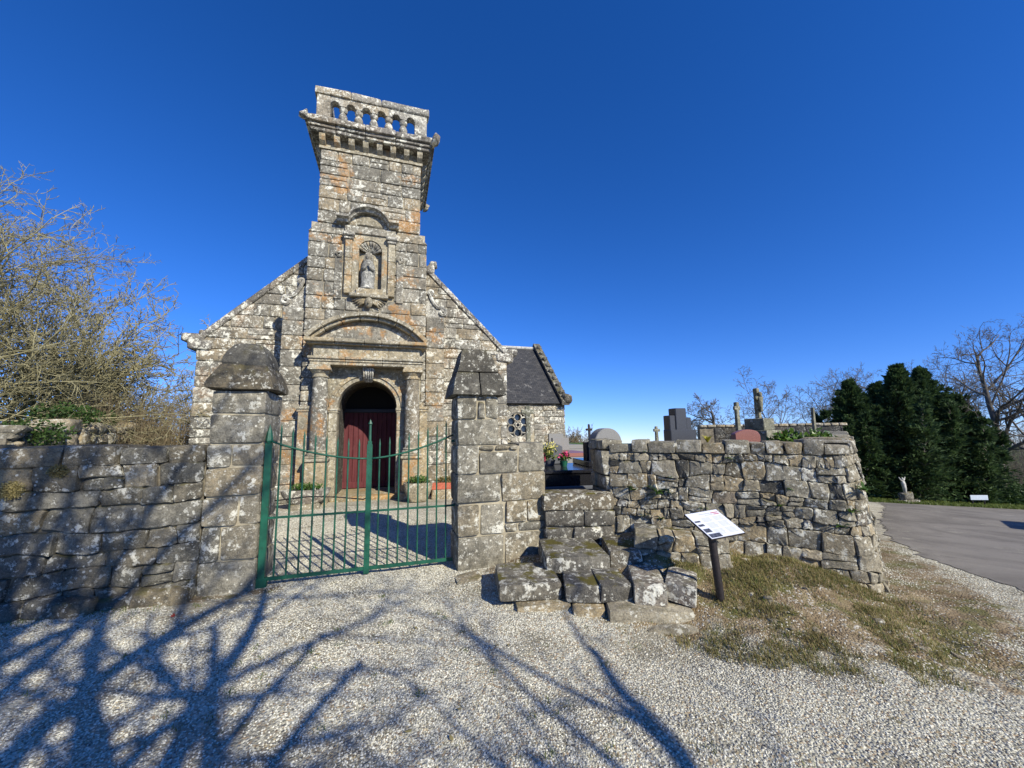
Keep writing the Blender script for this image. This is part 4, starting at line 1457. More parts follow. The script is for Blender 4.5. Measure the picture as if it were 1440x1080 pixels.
# squared end by the stile, seen in shade
EF = Fr((1.20, 6.0, 0), math.atan2(5.25 - 6.0, 1.26 - 1.20))
el = math.hypot(.75, .06)
mobj('wall_core', *fbox(EF, 0, el - .3, -.2, 1.42, -.4, -.04), M['mortar_dark'], wall_r)
z = .0
for k, h_ in enumerate((.28, .26, .34, .2, .34, .14)):
    cut = rng.uniform(.25, .45)
    for j, (a, b_) in enumerate(((0, cut), (cut, el + .01 - .085 * (z + h_ / 2)))):
        vf = rock(EF, a + .004, b_ - .004, z + .004, z + h_ - .004, -(.42, .26)[k % 2] if j else -.25, rng.uniform(.0, .04), r=.022, rough=.016, seed=rng.random() * 60)
        mobj('stone', vf[0], vf[1], M['granite_rubble'], wall_r, True, sharp=50)
    z += h_
# low rubble flank beside the stile
FK = Fr((1.34, 4.50, 0), math.radians(-17), .12)
mobj('wall_core', *fbox(FK, 0, .95, -.2, .44, -.7, -.04), M['mortar_dark'], wall_r)
put_stones(wall_r, FK, [c_ for c_ in rubble_cells(.98, .52, .11, .2, (.8, 1.8), .03, split=.2)], [M['granite_rubble'], M['granite_rubble_pale']], 'stone', gap=.004, r=.012, back=-.3, face=(-.02, .03), bulge=(.002, .01), jit=.010, tilt=.03)
for a, b_ in ((0, .34), (.34, .62), (.62, .96)):
    vf = rock(FK, a, b_ - .01, .42, .50 - .06 * a, -.75, -.06, r=.02, rough=.02, seed=a * 9)
    mobj('stone', vf[0], vf[1], M['granite_step'], wall_r, True, sharp=38)

# ------------------------------------------------------------------ stile between the pier and the wall
SFr = Fr((.42, 5.16, 0), math.radians(4))
stile = thing('stile', 'worn granite stone stile of rough steps beside the gate pier', 'stile', (.9, 4.2, 0))
mobj('core', *fbox(SFr, 0, .86, -.2, .8, -.5, -.04), M['mortar_dark'], stile)
for v0, v1, us in ((.02, .28, (-.02, .3, .62, .9)), (.28, .45, (-.02, .34, .9)), (.45, .66, (-.02, .5, .92)), (.66, .87, (-.05, .93))):
    for a, b_ in zip(us, us[1:]):
        vf = rock(SFr, a + .005, b_ - .005, v0, v1 - .006, -.5, rng.uniform(-.01, .03), r=.035, rough=.014, seed=rng.random() * 60)
        mobj('stone', vf[0], vf[1], M['granite_step'], stile, True, sharp=50)


def step_stone(u0, u1, v0, v1, y0, y1, yaw=0, mat='granite_step', r=.06, rough=.025, tilt=0):
    fr = Fr(((u0 + u1) / 2, y0, 0), math.radians(yaw))
    V_, F_ = rock(fr, -(u1 - u0) / 2, (u1 - u0) / 2, v0, v1, -(y1 - y0), 0, r=r, rough=rough, seed=rng.random() * 80)
    if tilt: V_ = [np.array(p) + np.array((0, 0, tilt * (p[0] - (u0 + u1) / 2))) for p in V_]
    mobj('step_stone', V_, F_, M[mat], stile, True, sharp=38)


for args in ((.34, 1.03, .17, .345, 4.36, 5.1, 3), (1.05, 1.40, .17, .355, 4.42, 5.15, -6),
             (-.16, .47, .05, .205, 3.98, 4.6, 6), (.48, .86, .05, .20, 3.92, 4.4, -5), (.82, 1.14, .06, .215, 3.90, 4.4, 2)):
    step_stone(*args, r=.022, rough=.014)
step_stone(1.12, 1.42, .055, .235, 3.82, 4.42, -12, 'granite_coping', .025, .014)
step_stone(1.40, 1.68, .07, .255, 3.80, 4.45, -26, 'granite_coping', .025, .014, tilt=-.1)
for args in ((.34, 1.40, -.1, .165, 4.42, 5.0, 2), (.86, 1.62, -.22, .06, 3.72, 4.3, -4), (.55, .85, -.2, .045, 3.82, 4.2, -4), (.0, .55, -.2, .045, 3.92, 4.5, 6), (1.16, 1.6, -.22, -.04, 3.58, 3.8, -8), (.16, .52, -.2, -.03, 3.76, 3.95, -5)):
    step_stone(*args, 'granite_rubble_pale', .022, .016)
step_stone(-.66, -.34, -.12, .03, 4.62, 4.9, 14, 'granite_rubble', .03)

# loose stones on the bank
for k in range(46):
    sa, q = rng.uniform(.3, 3.0), rng.uniform(.15, 1.3)
    x, y = WA[0] + sa * .897 - q * .442, WA[1] - sa * .442 - q * .897
    s = rng.uniform(.012, .035)
    z = terrain_z(x, y)
    fr = Fr((x, y, z), rng.uniform(-1.5, 1.5))
    V_, F_ = rock(fr, -s, s * rng.uniform(.8, 1.6), -s * .4, s * rng.uniform(.35, .7), -s, s, r=s * .5, rough=s * .3, seed=k)
    o = mobj('loose_stone', V_, F_, M['granite_rubble_pale'], None, True)
    tag(o, 'small loose stone lying on the earth bank below the churchyard wall', 'stone', 'loose stones on the bank')

# ------------------------------------------------------------------ iron gate, two leaves
gA, gB = np.array((-2.86, 4.56, 0)), np.array((-.79, 5.18, 0))
gy_ = math.atan2(gB[1] - gA[1], gB[0] - gA[0])
GF = Fr(gA, gy_)
GL = np.linalg.norm(gB - gA)
GM = GL * .515


def top_rail(u):
    if u < GM:
        t = u / GM
        return 1.385 + .245 * (1 - t) ** 1.8
    t = (u - GM) / (GL - GM)
    return 1.385 + .28 * t ** 1.7


def flat_bar(fr, u0, u1, v0, v1, t): return bevel(fbox(fr, u0, u1, v0, v1, -t, t), .002)


def spear(fr, u, z0, z1, r):
    return tube([fr(u, z0), fr(u, z1 - .1), fr(u, z1 - .07), fr(u, z1)], [r, r, r * 1.15, .001], 6)


def leaf(label, u0, u1, bars, posts):
    t = thing('iron_gate', label, 'gate', GF((u0 + u1) / 2, .04), 'the two leaves of the green gate')
    n = 14
    mobj('top_rail', *tube([GF(u0 + (u1 - u0) * k / n, top_rail(u0 + (u1 - u0) * k / n), .012) for k in range(n + 1)], .013, 6), M['green_paint'], t, True)
    mobj('middle_rail', *flat_bar(GF, u0, u1, .735, .76, .007), M['green_paint'], t)
    mobj('bottom_rail', *flat_bar(GF, u0, u1, .06, .10, .012), M['green_paint'], t)
    for k in range(bars):
        u = u0 + (u1 - u0) * (k + .75) / (bars + .5)
        mobj('bar', *spear(GF, u, .07, top_rail(u) + .24, .0105), M['green_paint'], t, True, sharp=40)
    return t


lf = leaf('green iron gate leaf hung on the domed pier, with the tall spiked meeting post', 0.03, GM - .03, 8, 1)
mobj('hinge_post', *merge([flat_bar(GF, -.035, .035, -.02, 1.6, .022), tube([GF(0, 1.59), GF(0, 1.63), GF(0, 1.72), GF(0, 1.82)], [.026, .04, .028, .002], 6)]), M['green_paint'], lf)
mobj('foot', *fbox(GF, -.05, .06, -.03, .1, -.025, .025), M['green_paint'], lf)
mobj('meeting_post', *merge([flat_bar(GF, GM - .032, GM + .032, .02, 1.56, .02), flat_bar(GF, GM - .024, GM + .024, 1.558, 1.6, .016), tube([GF(GM, 1.58), GF(GM, 1.8), GF(GM, 1.815), GF(GM, 1.87)], [.017, .015, .026, .002], 6)]), M['green_paint'], lf)
rl = leaf('green iron gate leaf hung on the stub walled pier', GM + .03, GL - .01, 8, 0)
for o in (lf, rl): del o['group']
mobj('latch', *tube([GF(.08, .93, -.05), GF(.45, .955, -.06), GF(.75, .93, -.06), GF(GM - .06, .885, -.05), GF(GM - .03, .9, -.03), GF(GM, .9, -.02)], .008, 5), M['rust_iron'], lf, True)
for z in (.75, 1.58):
    mobj('hinge', *tube([GF(GL - .03, z), GF(GL + .09, z, .0)], .016, 6), M['green_paint'], rl)

# ------------------------------------------------------------------ information sign
sy = 3.82
sb = at(1014, 842, sy)
sb.z = terrain_z(sb.x, sb.y) - .03
sign = thing('information_sign', 'small tilted white information panel on a dark post on the earth bank', 'sign', sb)
ptop = at(1001, 757, sy + .02)
mobj('post', *tube([sb, (sb.x * .35 + ptop.x * .65, sb.y * .35 + ptop.y * .65, sb.z * .35 + ptop.z * .65), ptop], .036, 14), M['sign_post'], sign, True, sharp=50)
# panel corners: near left, near right, far right, far left
P0, P1 = at(1001, 758, sy - .12), at(1047, 749, sy - .02)
P3, P2 = at(963, 724, sy + .16), at(1011, 717, sy + .26)
P2 = P1 + (P3 - P0)
pn = (P1 - P0).cross(P3 - P0).normalized()


def on_panel(a, b_, h=.0): return P0 + (P1 - P0) * a + (P3 - P0) * b_ + pn * h


def panel_patch(a0, a1, b0, b1, h0, h1):
    vs_ = [on_panel(a, c_, h) for h in (h1, h0) for a, c_ in ((a0, b0), (a1, b0), (a1, b1), (a0, b1))]
    return [tuple(v) for v in vs_], [(0, 1, 2, 3), (7, 6, 5, 4), (0, 4, 5, 1), (1, 5, 6, 2), (2, 6, 7, 3), (3, 7, 4, 0)]


mobj('panel_back', *panel_patch(-.015, 1.015, -.015, 1.015, -.014, -.002), M['sign_post'], sign)
pan = mobj('panel', *panel_patch(0, 1, 0, 1, -.0015, .003), M['sign_panel'], sign)
lines = []
for cx in (.28, .64):
    for k in range(16):
        b_ = .10 + k * .042
        if k in (5, 11): continue
        lines.append(panel_patch(cx, cx + .30 * rng.uniform(.8, 1), b_, b_ + .014, .003, .0036))
mobj('print', *merge(lines), M['print_grey'], pan)
for a0, a1, b0, b1 in ((.03, .36, .02, .16), (.03, .22, .22, .36), (.03, .2, .46, .54), (.03, .2, .62, .68)):
    mobj('print', *panel_patch(a0, a1, b0, b1, .003, .0038), M['print_dark'], pan)
for a0, a1, b0, b1, mm in ((.72, .95, .88, .91, 'print_red'), (.78, .95, .82, .85, 'print_red'), (.35, .7, .885, .91, 'print_grey'), (.5, .74, .825, .845, 'print_grey')):
    mobj('print', *panel_patch(a0, a1, b0, b1, .003, .0038), M[mm], pan)

# ------------------------------------------------------------------ planters by the portal
def leaf_cloud(c, rad, n, size, seed, shape='ball', up=.4):
    """loose leaves spread through a volume, as quads"""
    r = np.random.default_rng(seed)
    p = r.normal(size=(n, 3))
    p /= np.linalg.norm(p, axis=1)[:, None]
    p *= (r.random(n) ** .45)[:, None]
    p = p * np.array(rad) + np.array(c)
    a = r.normal(size=(n, 3))
    a[:, 2] += up
    a /= np.linalg.norm(a, axis=1)[:, None]
    b_ = np.cross(a, r.normal(size=(n, 3)))
    b_ /= np.linalg.norm(b_, axis=1)[:, None]
    s = size * r.uniform(.6, 1.3, n)[:, None]
    V_ = np.stack([p - b_ * s * .35, p + a * s * .5 + b_ * s * .1, p + a * s * 1.2, p + a * s * .5 - b_ * s * .6], 1).reshape(-1, 3)
    F_ = np.arange(n * 4).reshape(n, 4)
    return V_, F_.tolist()


def planter(label, c, sx, sy_, h, mat, seed, plants=('fern_leaf',), group=None):
    t = thing('planter', label, 'planter', c)
    fr = Fr(c, YAW)
    k = 10
    if mat == 'terracotta':
        vf = merge([frustum(fr, -sx, sx, 0, -sx - .03, sx + .03, h, -sy_, sy_, -sy_ - .02, sy_ + .02)])
        mobj('trough', vf[0], vf[1], M[mat], t)
    else:
        prof = [(.55, 0), (.72, h * .2), (.93, h * .65), (1, h), (.86, h), (.8, h * .85)]
        vv, ff = [], []
        n = 24
        for r_, z in prof:
            for j in range(n):
                a = 2 * math.pi * j / n
                ca, sa = math.cos(a), math.sin(a)
                e = .55
                vv.append(fr(sx * r_ * math.copysign(abs(ca) ** e, ca), z + .015 * mnoise.noise(Vector((ca * 2, sa * 2, z * 9 + seed))), sy_ * r_ * math.copysign(abs(sa) ** e, sa)))
        for i in range(len(prof) - 1):
            for j in range(n): ff.append((i * n + j, i * n + (j + 1) % n, (i + 1) * n + (j + 1) % n, (i + 1) * n + j))
        ff += [tuple(range(n - 1, -1, -1)), tuple(range((len(prof) - 1) * n, len(prof) * n))]
        mobj('trough', vv, ff, M[mat], t, True, sharp=50)
    for i, pm in enumerate(plants):
        vf = leaf_cloud(fr(0, h + .05, 0), (sx * .8, sy_ * .7, .09), 420 if i == 0 else 60, .05 if i == 0 else .035, seed + i)
        mobj('foliage', vf[0], vf[1], M[pm], t)
    return t


planter('wide weathered stone trough with green plants left of the portal', CH(-1.15, .12, .85), .52, .22, .32, 'granite_coping', 1)
mobj('trough_foot', *rock(Fr(CH(-1.15, 0, .85), YAW), -.3, .3, -.05, .13, -.14, .14, r=.03, rough=.015), M['granite_rubble'], bpy.data.objects['planter'], True)
planter('round stone bowl with green plants right of the portal', CH(1.35, .0, .8), .36, .26, .46, 'granite_portal', 5, ('fern_leaf', 'dry_grass'))
planter('long terracotta flower box against the chapel wall', CH(2.12, .2, .42), .42, .11, .17, 'terracotta', 9, ('dry_grass', 'fern_leaf'))
mobj('stand', *rock(Fr(CH(2.12, 0, .42), YAW), -.4, .4, -.05, .205, -.12, .12, r=.02, rough=.01), M['granite_portal'], bpy.data.objects['planter.002'], True)

# ------------------------------------------------------------------ churchyard: tombs and crosses behind the wall
def ground_at(px, Y):
    p = at(px, 600, Y)
    return Vector((p.x, p.y, TZ - .02))


def zpx(py, px, Y): return at(px, py, Y).z


def slab_box(name, fr, u0, u1, v0, v1, d0, d1, mat, parent, bv=.012): return mobj(name, *bevel(fbox(fr, u0, u1, v0, v1, d0, d1), bv), M[mat], parent)


# black tomb with a grey stele
tb = ground_at(800, 7.0)
tomb = thing('tomb', 'polished black granite tomb with grey wave topped headstone and flowers', 'tomb', tb)
tf = Fr((tb.x, tb.y, tb.z), math.radians(8))
slab_box('base', tf, -.62, .95, 0, .10, -.9, .5, 'grey_granite', tomb)
slab_box('kerb', tf, -.56, .9, .102, .30, -.85, .44, 'black_granite', tomb)
slab_box('ledger', tf, -.6, .93, .302, .36, -.88, .48, 'black_granite', tomb)
slab_box('step', tf, .30, .9, .362, .46, -.85, .1, 'black_granite', tomb)
hp_ = [(-.52, .362), (.06, .362), (.06, .70), (-.06, .76), (-.2, .78), (-.36, .72), (-.52, .68)]
mobj('headstone', *bevel(prism(tf, hp_, -.82, -.7), .01), M['grey_granite'], tomb)
slab_box('plaque', tf, .5, .68, .462, .68, -.3, -.26, 'plaque_blue', tomb)


def pot(label, c, r, h, mat, petals, seed, leaf='fern_leaf', n=90, hh=.12):
    t = thing('flower_pot', label, 'flowers', c)
    mobj('pot', *lathe(c, [(r * .7, 0), (r, h), (r * .9, h), (r * .85, h * .9)], 12), M[mat], t, True, sharp=40)
    v_ = leaf_cloud((c[0], c[1], c[2] + h + hh * .5), (r * 1.2, r * 1.2, hh * .7), n, .06, seed)
    mobj('leaves', v_[0], v_[1], M[leaf], t)
    v_ = leaf_cloud((c[0], c[1], c[2] + h + hh), (r * 1.3, r * 1.2, hh * .6), n, .04, seed + 1)
    mobj('petals', v_[0], v_[1], M[petals], t)


pot('pink flowers in a small green pot on the black tomb', tuple(tf(-.06, .36, -.2)), .075, .1, 'green_paint', 'pink_petal', 3, hh=.1)
pot('yellow and white spring flowers in a grey box on the black tomb', tuple(tf(-.26, .36, -.5)), .12, .1, 'grey_granite', 'yellow_petal', 5, 'grass_blade', 120, .22)
pot('dark red heather in a pot at the corner of the black tomb', tuple(tf(-.5, .36, -.15)), .09, .08, 'grey_granite', 'dark_red_petal', 7, 'dark_red_petal', 90, .1)


def cross(name, label, px, Y, ptop, arm_y, half_px, wpx, mat, base=None, yaw=10, depth=None, arms=True):
    """upright cross standing on the churchyard ground; sizes in photo pixels at distance Y"""
    g = ground_at(px, Y)
    k = Y / FPX
    t = thing(name, label, 'cross', g)
    fr = Fr((g.x, g.y, g.z), math.radians(yaw))
    zt, za = zpx(ptop, px, Y) - g.z, zpx(arm_y, px, Y) - g.z
    w_ = wpx * k / 2
    mobj('shaft', *bevel(frustum(fr, -w_ * 1.25, w_ * 1.25, .0, -w_, w_, zt, -w_, w_, -w_ * .8, w_ * .8), .001), M[mat], t)
    if arms: mobj('arms', *bevel(fbox(fr, -half_px * k, half_px * k, za - w_, za + w_, -w_ * .7, w_ * .7), .012), M[mat], t)
    if base:
        for (hw, z0, z1) in base:
            mobj('base', *bevel(fbox(fr, -hw, hw, z0, z1, -hw, hw), .012), M[mat], t)
    return t


cross('grave_cross', 'slender stone cross standing in front of the round tracery window', 742, 9.2, 571, 579, 9, 6, 'stone_cross', [(.22, 0, .3)], 12)
cross('grave_cross', 'rusty iron cross on a dark pedestal beside the rounded tombstone', 828, 7.6, 597, 604, 5, 3, 'rust_iron', [(.1, 0, .78)], 12)
cross('grave_cross', 'small pale stone cross standing alone above the wall', 923, 10.5, 599, 605, 5, 4, 'stone_cross', [(.2, 0, .6)], 15)
cross('grave_cross', 'tall pale stone cross behind the red headstone', 1038, 10.8, 565, 574, 5.6, 5.5, 'stone_cross', [(.24, 0, .5), (.17, .5, .8)], 25)
cv = cross('calvary_cross', 'tall lichened calvary column with carved figure on stepped base', 1068, 9.0, 546, 560, 3, 7, 'stone_cross', [(.42, 0, .72), (.31, .72, .95), (.22, .95, 1.22)], 30, arms=False)
g = ground_at(1068, 9.0)
ff_ = Fr((g.x, g.y, g.z), math.radians(30))
zt = zpx(546, 1068, 9.0) - g.z
mobj('carved_figure', *merge([rock(ff_, -.07, .04, zt - .55, zt - .2, .02, .12, r=.05, rough=.02, seed=1), rock(ff_, -.06, .04, zt - .22, zt - .09, .03, .12, r=.05, rough=.01, seed=2), rock(ff_, -.12, .11, zt - .29, zt - .2, .0, .09, r=.04, rough=.02, seed=3)]), M['stone_cross'], cv, True)
cross('calvary_cross', 'distant weathered stone shaft near the long dark wall', 1145, 15, 573, 580, 2, 4, 'stone_cross', [(.3, 0, .7)], 30, arms=False)

# rounded pale tombstone
g = ground_at(855, 7.0)
t = thing('headstone', 'pale grey granite headstone with a half round top', 'headstone', g)
fr = Fr((g.x, g.y, g.z), math.radians(14))
hw, zt = .265, zpx(603, 855, 7.0) - g.z
mobj('stele', *bevel(prism(fr, [(-hw, 0), (hw, 0)] + arch_pts(0, hw, zt - hw * .95, 16), -.28, .0), .012), M['pale_granite'], t, False)
slab_box('base', fr, -.36, .36, -.02, .16, -.38, .1, 'pale_granite', t)
# stepped dark stele
g = ground_at(959, 7.4)
t = thing('headstone', 'dark granite headstone stepped like a broad cross', 'headstone', g)
fr = Fr((g.x, g.y, g.z), math.radians(14))
k = 7.4 / FPX
zz = lambda py: zpx(py, 959, 7.4) - g.z
for a, b_, z1, d1 in ((-20, 21, zz(604), .03), (-19, -9.9, zz(584), 0), (-10, 7.5, zz(574), .02), (7.4, 16, zz(587), 0)):
    mobj('slab', *bevel(fbox(fr, a * k, b_ * k, 0, z1, -.2, d1), .012), M['dark_granite'], t)
slab_box('base', fr, -.4, .4, -.02, .2, -.34, .2, 'dark_granite', t)
# red granite headstone
g = ground_at(1050, 6.6)
t = thing('headstone', 'polished red granite headstone with a shallow curved top', 'headstone', g)
fr = Fr((g.x, g.y, g.z), math.radians(-2))
k = 6.6 / FPX
zt = zpx(604, 1050, 6.6) - g.z
pl = [(-17 * k, 0), (18 * k, 0), (18 * k, zt - .1)] + [(18 * k - 35 * k * j / 10, zt - .07 + .07 * math.sin(math.pi * (j + .8) / 11)) for j in range(1, 10)] + [(-17 * k, zt - .07)]
mobj('stele', *bevel(prism(fr, pl, -.14, 0), .012), M['pink_granite'], t)
slab_box('plinth', fr, -.3, .3, -.02, .24, -.24, .1, 'pink_granite', t)
# small pink stele
g = ground_at(1101, 8.0)
t = thing('headstone', 'small narrow pink granite headstone in front of the dark wall', 'headstone', g)
fr = Fr((g.x, g.y, g.z), math.radians(20))
k = 8 / FPX
mobj('stele', *bevel(fbox(fr, -4.5 * k, 4.5 * k, 0, zpx(607, 1101, 8) - g.z, -.1, 0), .01), M['pink_granite'], t)
slab_box('base', fr, -.16, .16, -.02, .14, -.2, .1, 'pale_granite', t)
# more low tombs between wall and chapel
for px, Y, w_, h_, mt, lb in ((812, 12.5, .9, .3, 'pale_granite', 'low pale tomb with gravel top seen through the stile gap'), (800, 16, 1.0, .42, 'pale_granite', 'pale tomb by the far hedge, seen beyond the black tomb')):
    g = ground_at(px, Y)
    t = thing('tomb', lb, 'tomb', g)
    fr = Fr((g.x, g.y, g.z), math.radians(15))
    slab_box('kerb', fr, -w_ * .6, w_ * .6, 0, h_ * .6, -1.6, .3, mt, t)
    slab_box('ledger', fr, -w_ * .5, w_ * .5, h_ * .6 + .002, h_, -1.5, .2, 'pink_granite' if Y < 14 else mt, t)
    slab_box('headstone', fr, -w_ * .35, w_ * .35, h_, h_ + .45, -1.6, -1.45, mt, t)

# long dark wall with ridge stones at the far side of the churchyard
a, b_ = at(985, 612, 17.5), at(1185, 600, 16.6)
FW = Fr((a.x, a.y, TZ - .4), math.atan2(b_.y - a.y, b_.x - a.x))
FLn = math.hypot(b_.y - a.y, b_.x - a.x)
fwall = thing('far_wall', 'long low dark stone wall with a row of pale ridge stones, far side of churchyard', 'wall', FW(FLn / 2, 0))
hh = a.z * 0 + 1.78 - (TZ - .4)
mobj('wall_core', *fbox(FW, 0, FLn, 0, hh - .05, -.4, -.03), M['mortar_dark'], fwall)
put_stones(fwall, FW, [[(u + .6, v) for u, v in c_] for c_ in rubble_cells(FLn - .6, hh - .06, .2, .34, (1.2, 2.6), .02, split=.1)], M['granite_dark'], 'stone', gap=.006, r=.015, back=-.06, face=(-.01, .015), bulge=.008)
u = 0
while u < FLn:
    w_ = rng.uniform(.3, .42)
    mobj('ridge_stone', *rock(FW, u, u + w_ - .02, hh - .06, hh + .06, -.42, .05, r=.04, rough=.015, seed=u), M['granite_rubble_pale'], fwall, True)
    u += w_

# wall along the left side of the churchyard
A2, B2 = (-8.3, 6.9), (-12.2, 13.6)
NW = Fr((A2[0], A2[1], 0), math.atan2(B2[1] - A2[1], B2[0] - A2[0]))
NLn = math.hypot(B2[0] - A2[0], B2[1] - A2[1])
nwall = thing('field_wall', 'tumbledown dry stone wall below the bare hazel trees', 'wall', NW(NLn / 2, 0))
mobj('wall_core', *fbox(NW, -1, NLn, -.4, 1.7, -.5, -.06), M['mortar_dark'], nwall)
put_stones(nwall, NW, [[(u - 1, v) for u, v in c_] for c_ in rubble_cells(NLn + 1, 1.82, .16, .32, (.8, 2.3), .06, split=.2)], M['granite_rubble'], 'stone', gap=.012, r=.045, back=-.15, face=(-.04, .05), bulge=(.02, .05), jit=.016, tilt=.04)
u = -1
while u < NLn:
    w_ = rng.uniform(.3, .7)
    mobj('coping_stone', *rock(NW, u, u + w_ - .02, 1.78, 1.95 + rng.uniform(-.08, .14), -.55, .05, r=.07, rough=.04, seed=u), M['granite_rubble'], nwall, True)
    u += w_

# ------------------------------------------------------------------ vegetation
def tubes_block(pts, rad, k):
    """pts (m, n, 3), rad (m, n): m tapered tubes at once"""
    m_, n, _ = pts.shape
    t = np.gradient(pts, axis=1)
    t /= np.linalg.norm(t, axis=2)[..., None] + 1e-9
    ref = np.where(np.abs(t[:, :1, 2:3]) < .8, np.array((.31, .17, .93)), np.array((.93, .2, .1)))
    x = np.cross(t, np.broadcast_to(ref, t.shape))
    x /= np.linalg.norm(x, axis=2)[..., None] + 1e-9
    y = np.cross(t, x)
    an = 2 * np.pi * np.arange(k) / k
    V_ = pts[:, :, None, :] + rad[:, :, None, None] * (np.cos(an)[:, None] * x[:, :, None, :] + np.sin(an)[:, None] * y[:, :, None, :])
    i, j = np.meshgrid(np.arange(n - 1), np.arange(k), indexing='ij')
    f = np.stack([i * k + j, i * k + (j + 1) % k, (i + 1) * k + (j + 1) % k, (i + 1) * k + j], -1).reshape(1, -1, 4)
    F_ = (f + (np.arange(m_) * n * k)[:, None, None]).reshape(-1, 4)
    return V_.reshape(-1, 3), F_


def join_np(blocks):
    Vs, Fs, base = [], [], 0
    for v, f in blocks:
        Vs.append(v)
        Fs.append(f + base)
        base += len(v)
    return np.concatenate(Vs), np.concatenate(Fs)


def tubes_np(branches):
    by = {}
    for pts, rad, k in branches: by.setdefault((len(pts), k), []).append((np.asarray(pts, float), np.asarray(rad, float)))
    return join_np([tubes_block(np.stack([p for p, _ in v]), np.stack([q for _, q in v]), k) for (n, k), v in by.items()])


def np_obj(name, V_, F_, mat, parent=None, loc=(0, 0, 0), smooth=True):
    me = bpy.data.meshes.new(name)
    V_ = np.asarray(V_) - np.asarray(loc)
    k = F_.shape[1]
    me.vertices.add(len(V_))
    me.vertices.foreach_set('co', V_.astype(np.float32).ravel())
    me.loops.add(F_.size)
    me.loops.foreach_set('vertex_index', F_.astype(np.int32).ravel())
    me.polygons.add(len(F_))
    me.polygons.foreach_set('loop_start', np.arange(0, F_.size, k, dtype=np.int32))
    me.polygons.foreach_set('loop_total', np.full(len(F_), k, dtype=np.int32))
    if smooth: me.polygons.foreach_set('use_smooth', np.ones(len(F_), bool))
    me.update(calc_edges=True)
    me.materials.append(mat)
    return link(bpy.data.objects.new(name, me), parent, loc)


def bare_tree(name, label, base, P, seed, mat, group=None, lean=(0, 0, 1), stems=1, spread=.0, trunk_levels=1):
    """a leafless tree grown level by level, all branches of a level at once"""
    r = np.random.default_rng(seed)
    base = np.array(base, float)

    def pick(key, lev): return P[key][min(lev, len(P[key]) - 1)]
    a = r.uniform(0, 6.28, stems)
    o = np.stack([np.cos(a), np.sin(a), 0 * a], 1)
    p = base + o * .12 * (stems > 1) - np.array((0, 0, .15))
    d = np.array(lean, float) + o * spread * r.uniform(.4, 1, stems)[:, None]
    L = P['L'] * r.uniform(.85, 1.1, stems)
    rad = P['R'] * (np.ones(stems) if stems == 1 else r.uniform(.6, 1, stems))
    blocks = []
    for lev in range(P['levels'] + 1):
        m_ = len(p)
        n = pick('seg', lev)
        d = d / np.linalg.norm(d, axis=1)[:, None]
        pts = np.empty((m_, n + 1, 3))
        pts[:, 0] = p
        q = p
        for i in range(n):
            d = d + r.normal(size=(m_, 3)) * pick('wob', lev) + np.array((0, 0, pick('trop', lev)))
            d = d / np.linalg.norm(d, axis=1)[:, None]
            q = q + d * (L / n)[:, None]
            pts[:, i + 1] = q
        rs = rad[:, None] * (1 - (1 - P['taper']) * np.arange(n + 1) / n)[None]
        blocks.append(tubes_block(pts, rs, (8, 6, 4, 3)[min(lev, 3)]))
        if lev == P['levels']: break
        kmax = int(round(pick('kids', lev) * 1.25))
        nc = np.maximum(1, np.round(pick('kids', lev) * r.uniform(.75, 1.25, m_))).astype(int)
        bi = np.repeat(np.arange(m_), nc)
        ci = np.concatenate([np.arange(c) for c in nc])
        f0 = pick('from', lev)
        t = np.minimum(f0 + (1 - f0) * (ci + r.random(len(bi))) / nc[bi], .999)
        k = np.minimum((t * n).astype(int), n - 1)
        seg = pts[bi, k + 1] - pts[bi, k]
        p = pts[bi, k] + seg * (t * n - k)[:, None]
        dd = seg / np.linalg.norm(seg, axis=1)[:, None]
        side = np.cross(dd, r.normal(size=(len(bi), 3)))
        side /= np.linalg.norm(side, axis=1)[:, None] + 1e-9
        an = np.radians(r.uniform(*P['ang'], len(bi)))[:, None]
        d = dd * np.cos(an) + side * np.sin(an)
        L = L[bi] * pick('len', lev) * r.uniform(.55, .9, len(bi)) * (1 - .45 * t) * 1.35
        rad = np.maximum(P['minr'], rs[bi, k] * r.uniform(.45, .68, len(bi)))
    t_ = thing(name, label, 'tree', base, group)
    for nm, bl in (('trunk', blocks[:trunk_levels]), ('crown', blocks[trunk_levels:])):
        V_, F_ = join_np(bl)
        np_obj(nm, V_, F_, M[mat], t_, tuple(base))
    return t_


HAZEL = dict(L=4.6, R=.065, levels=4, seg=(9, 8, 6, 4, 3), wob=(.07, .09, .11, .12, .12), trop=(.0, .015, .02, .02, .02), taper=.3, kids=(12, 9, 6, 3), ang=(25, 65), len=(.62, .55, .5, .5), minr=.007)
HAZEL['from'] = (.2, .15, .1, .1)
OAK = dict(L=7.0, R=.2, levels=5, seg=(9, 8, 6, 5, 4, 3), wob=(.06, .13, .15, .15, .14, .12), trop=(.0, .03, .03, .02, .01, 0), taper=.28, kids=(11, 7, 5, 4, 3), ang=(28, 68), len=(.62, .6, .58, .55, .5), minr=.005)
OAK['from'] = (.33, .2, .15, .1, .1)

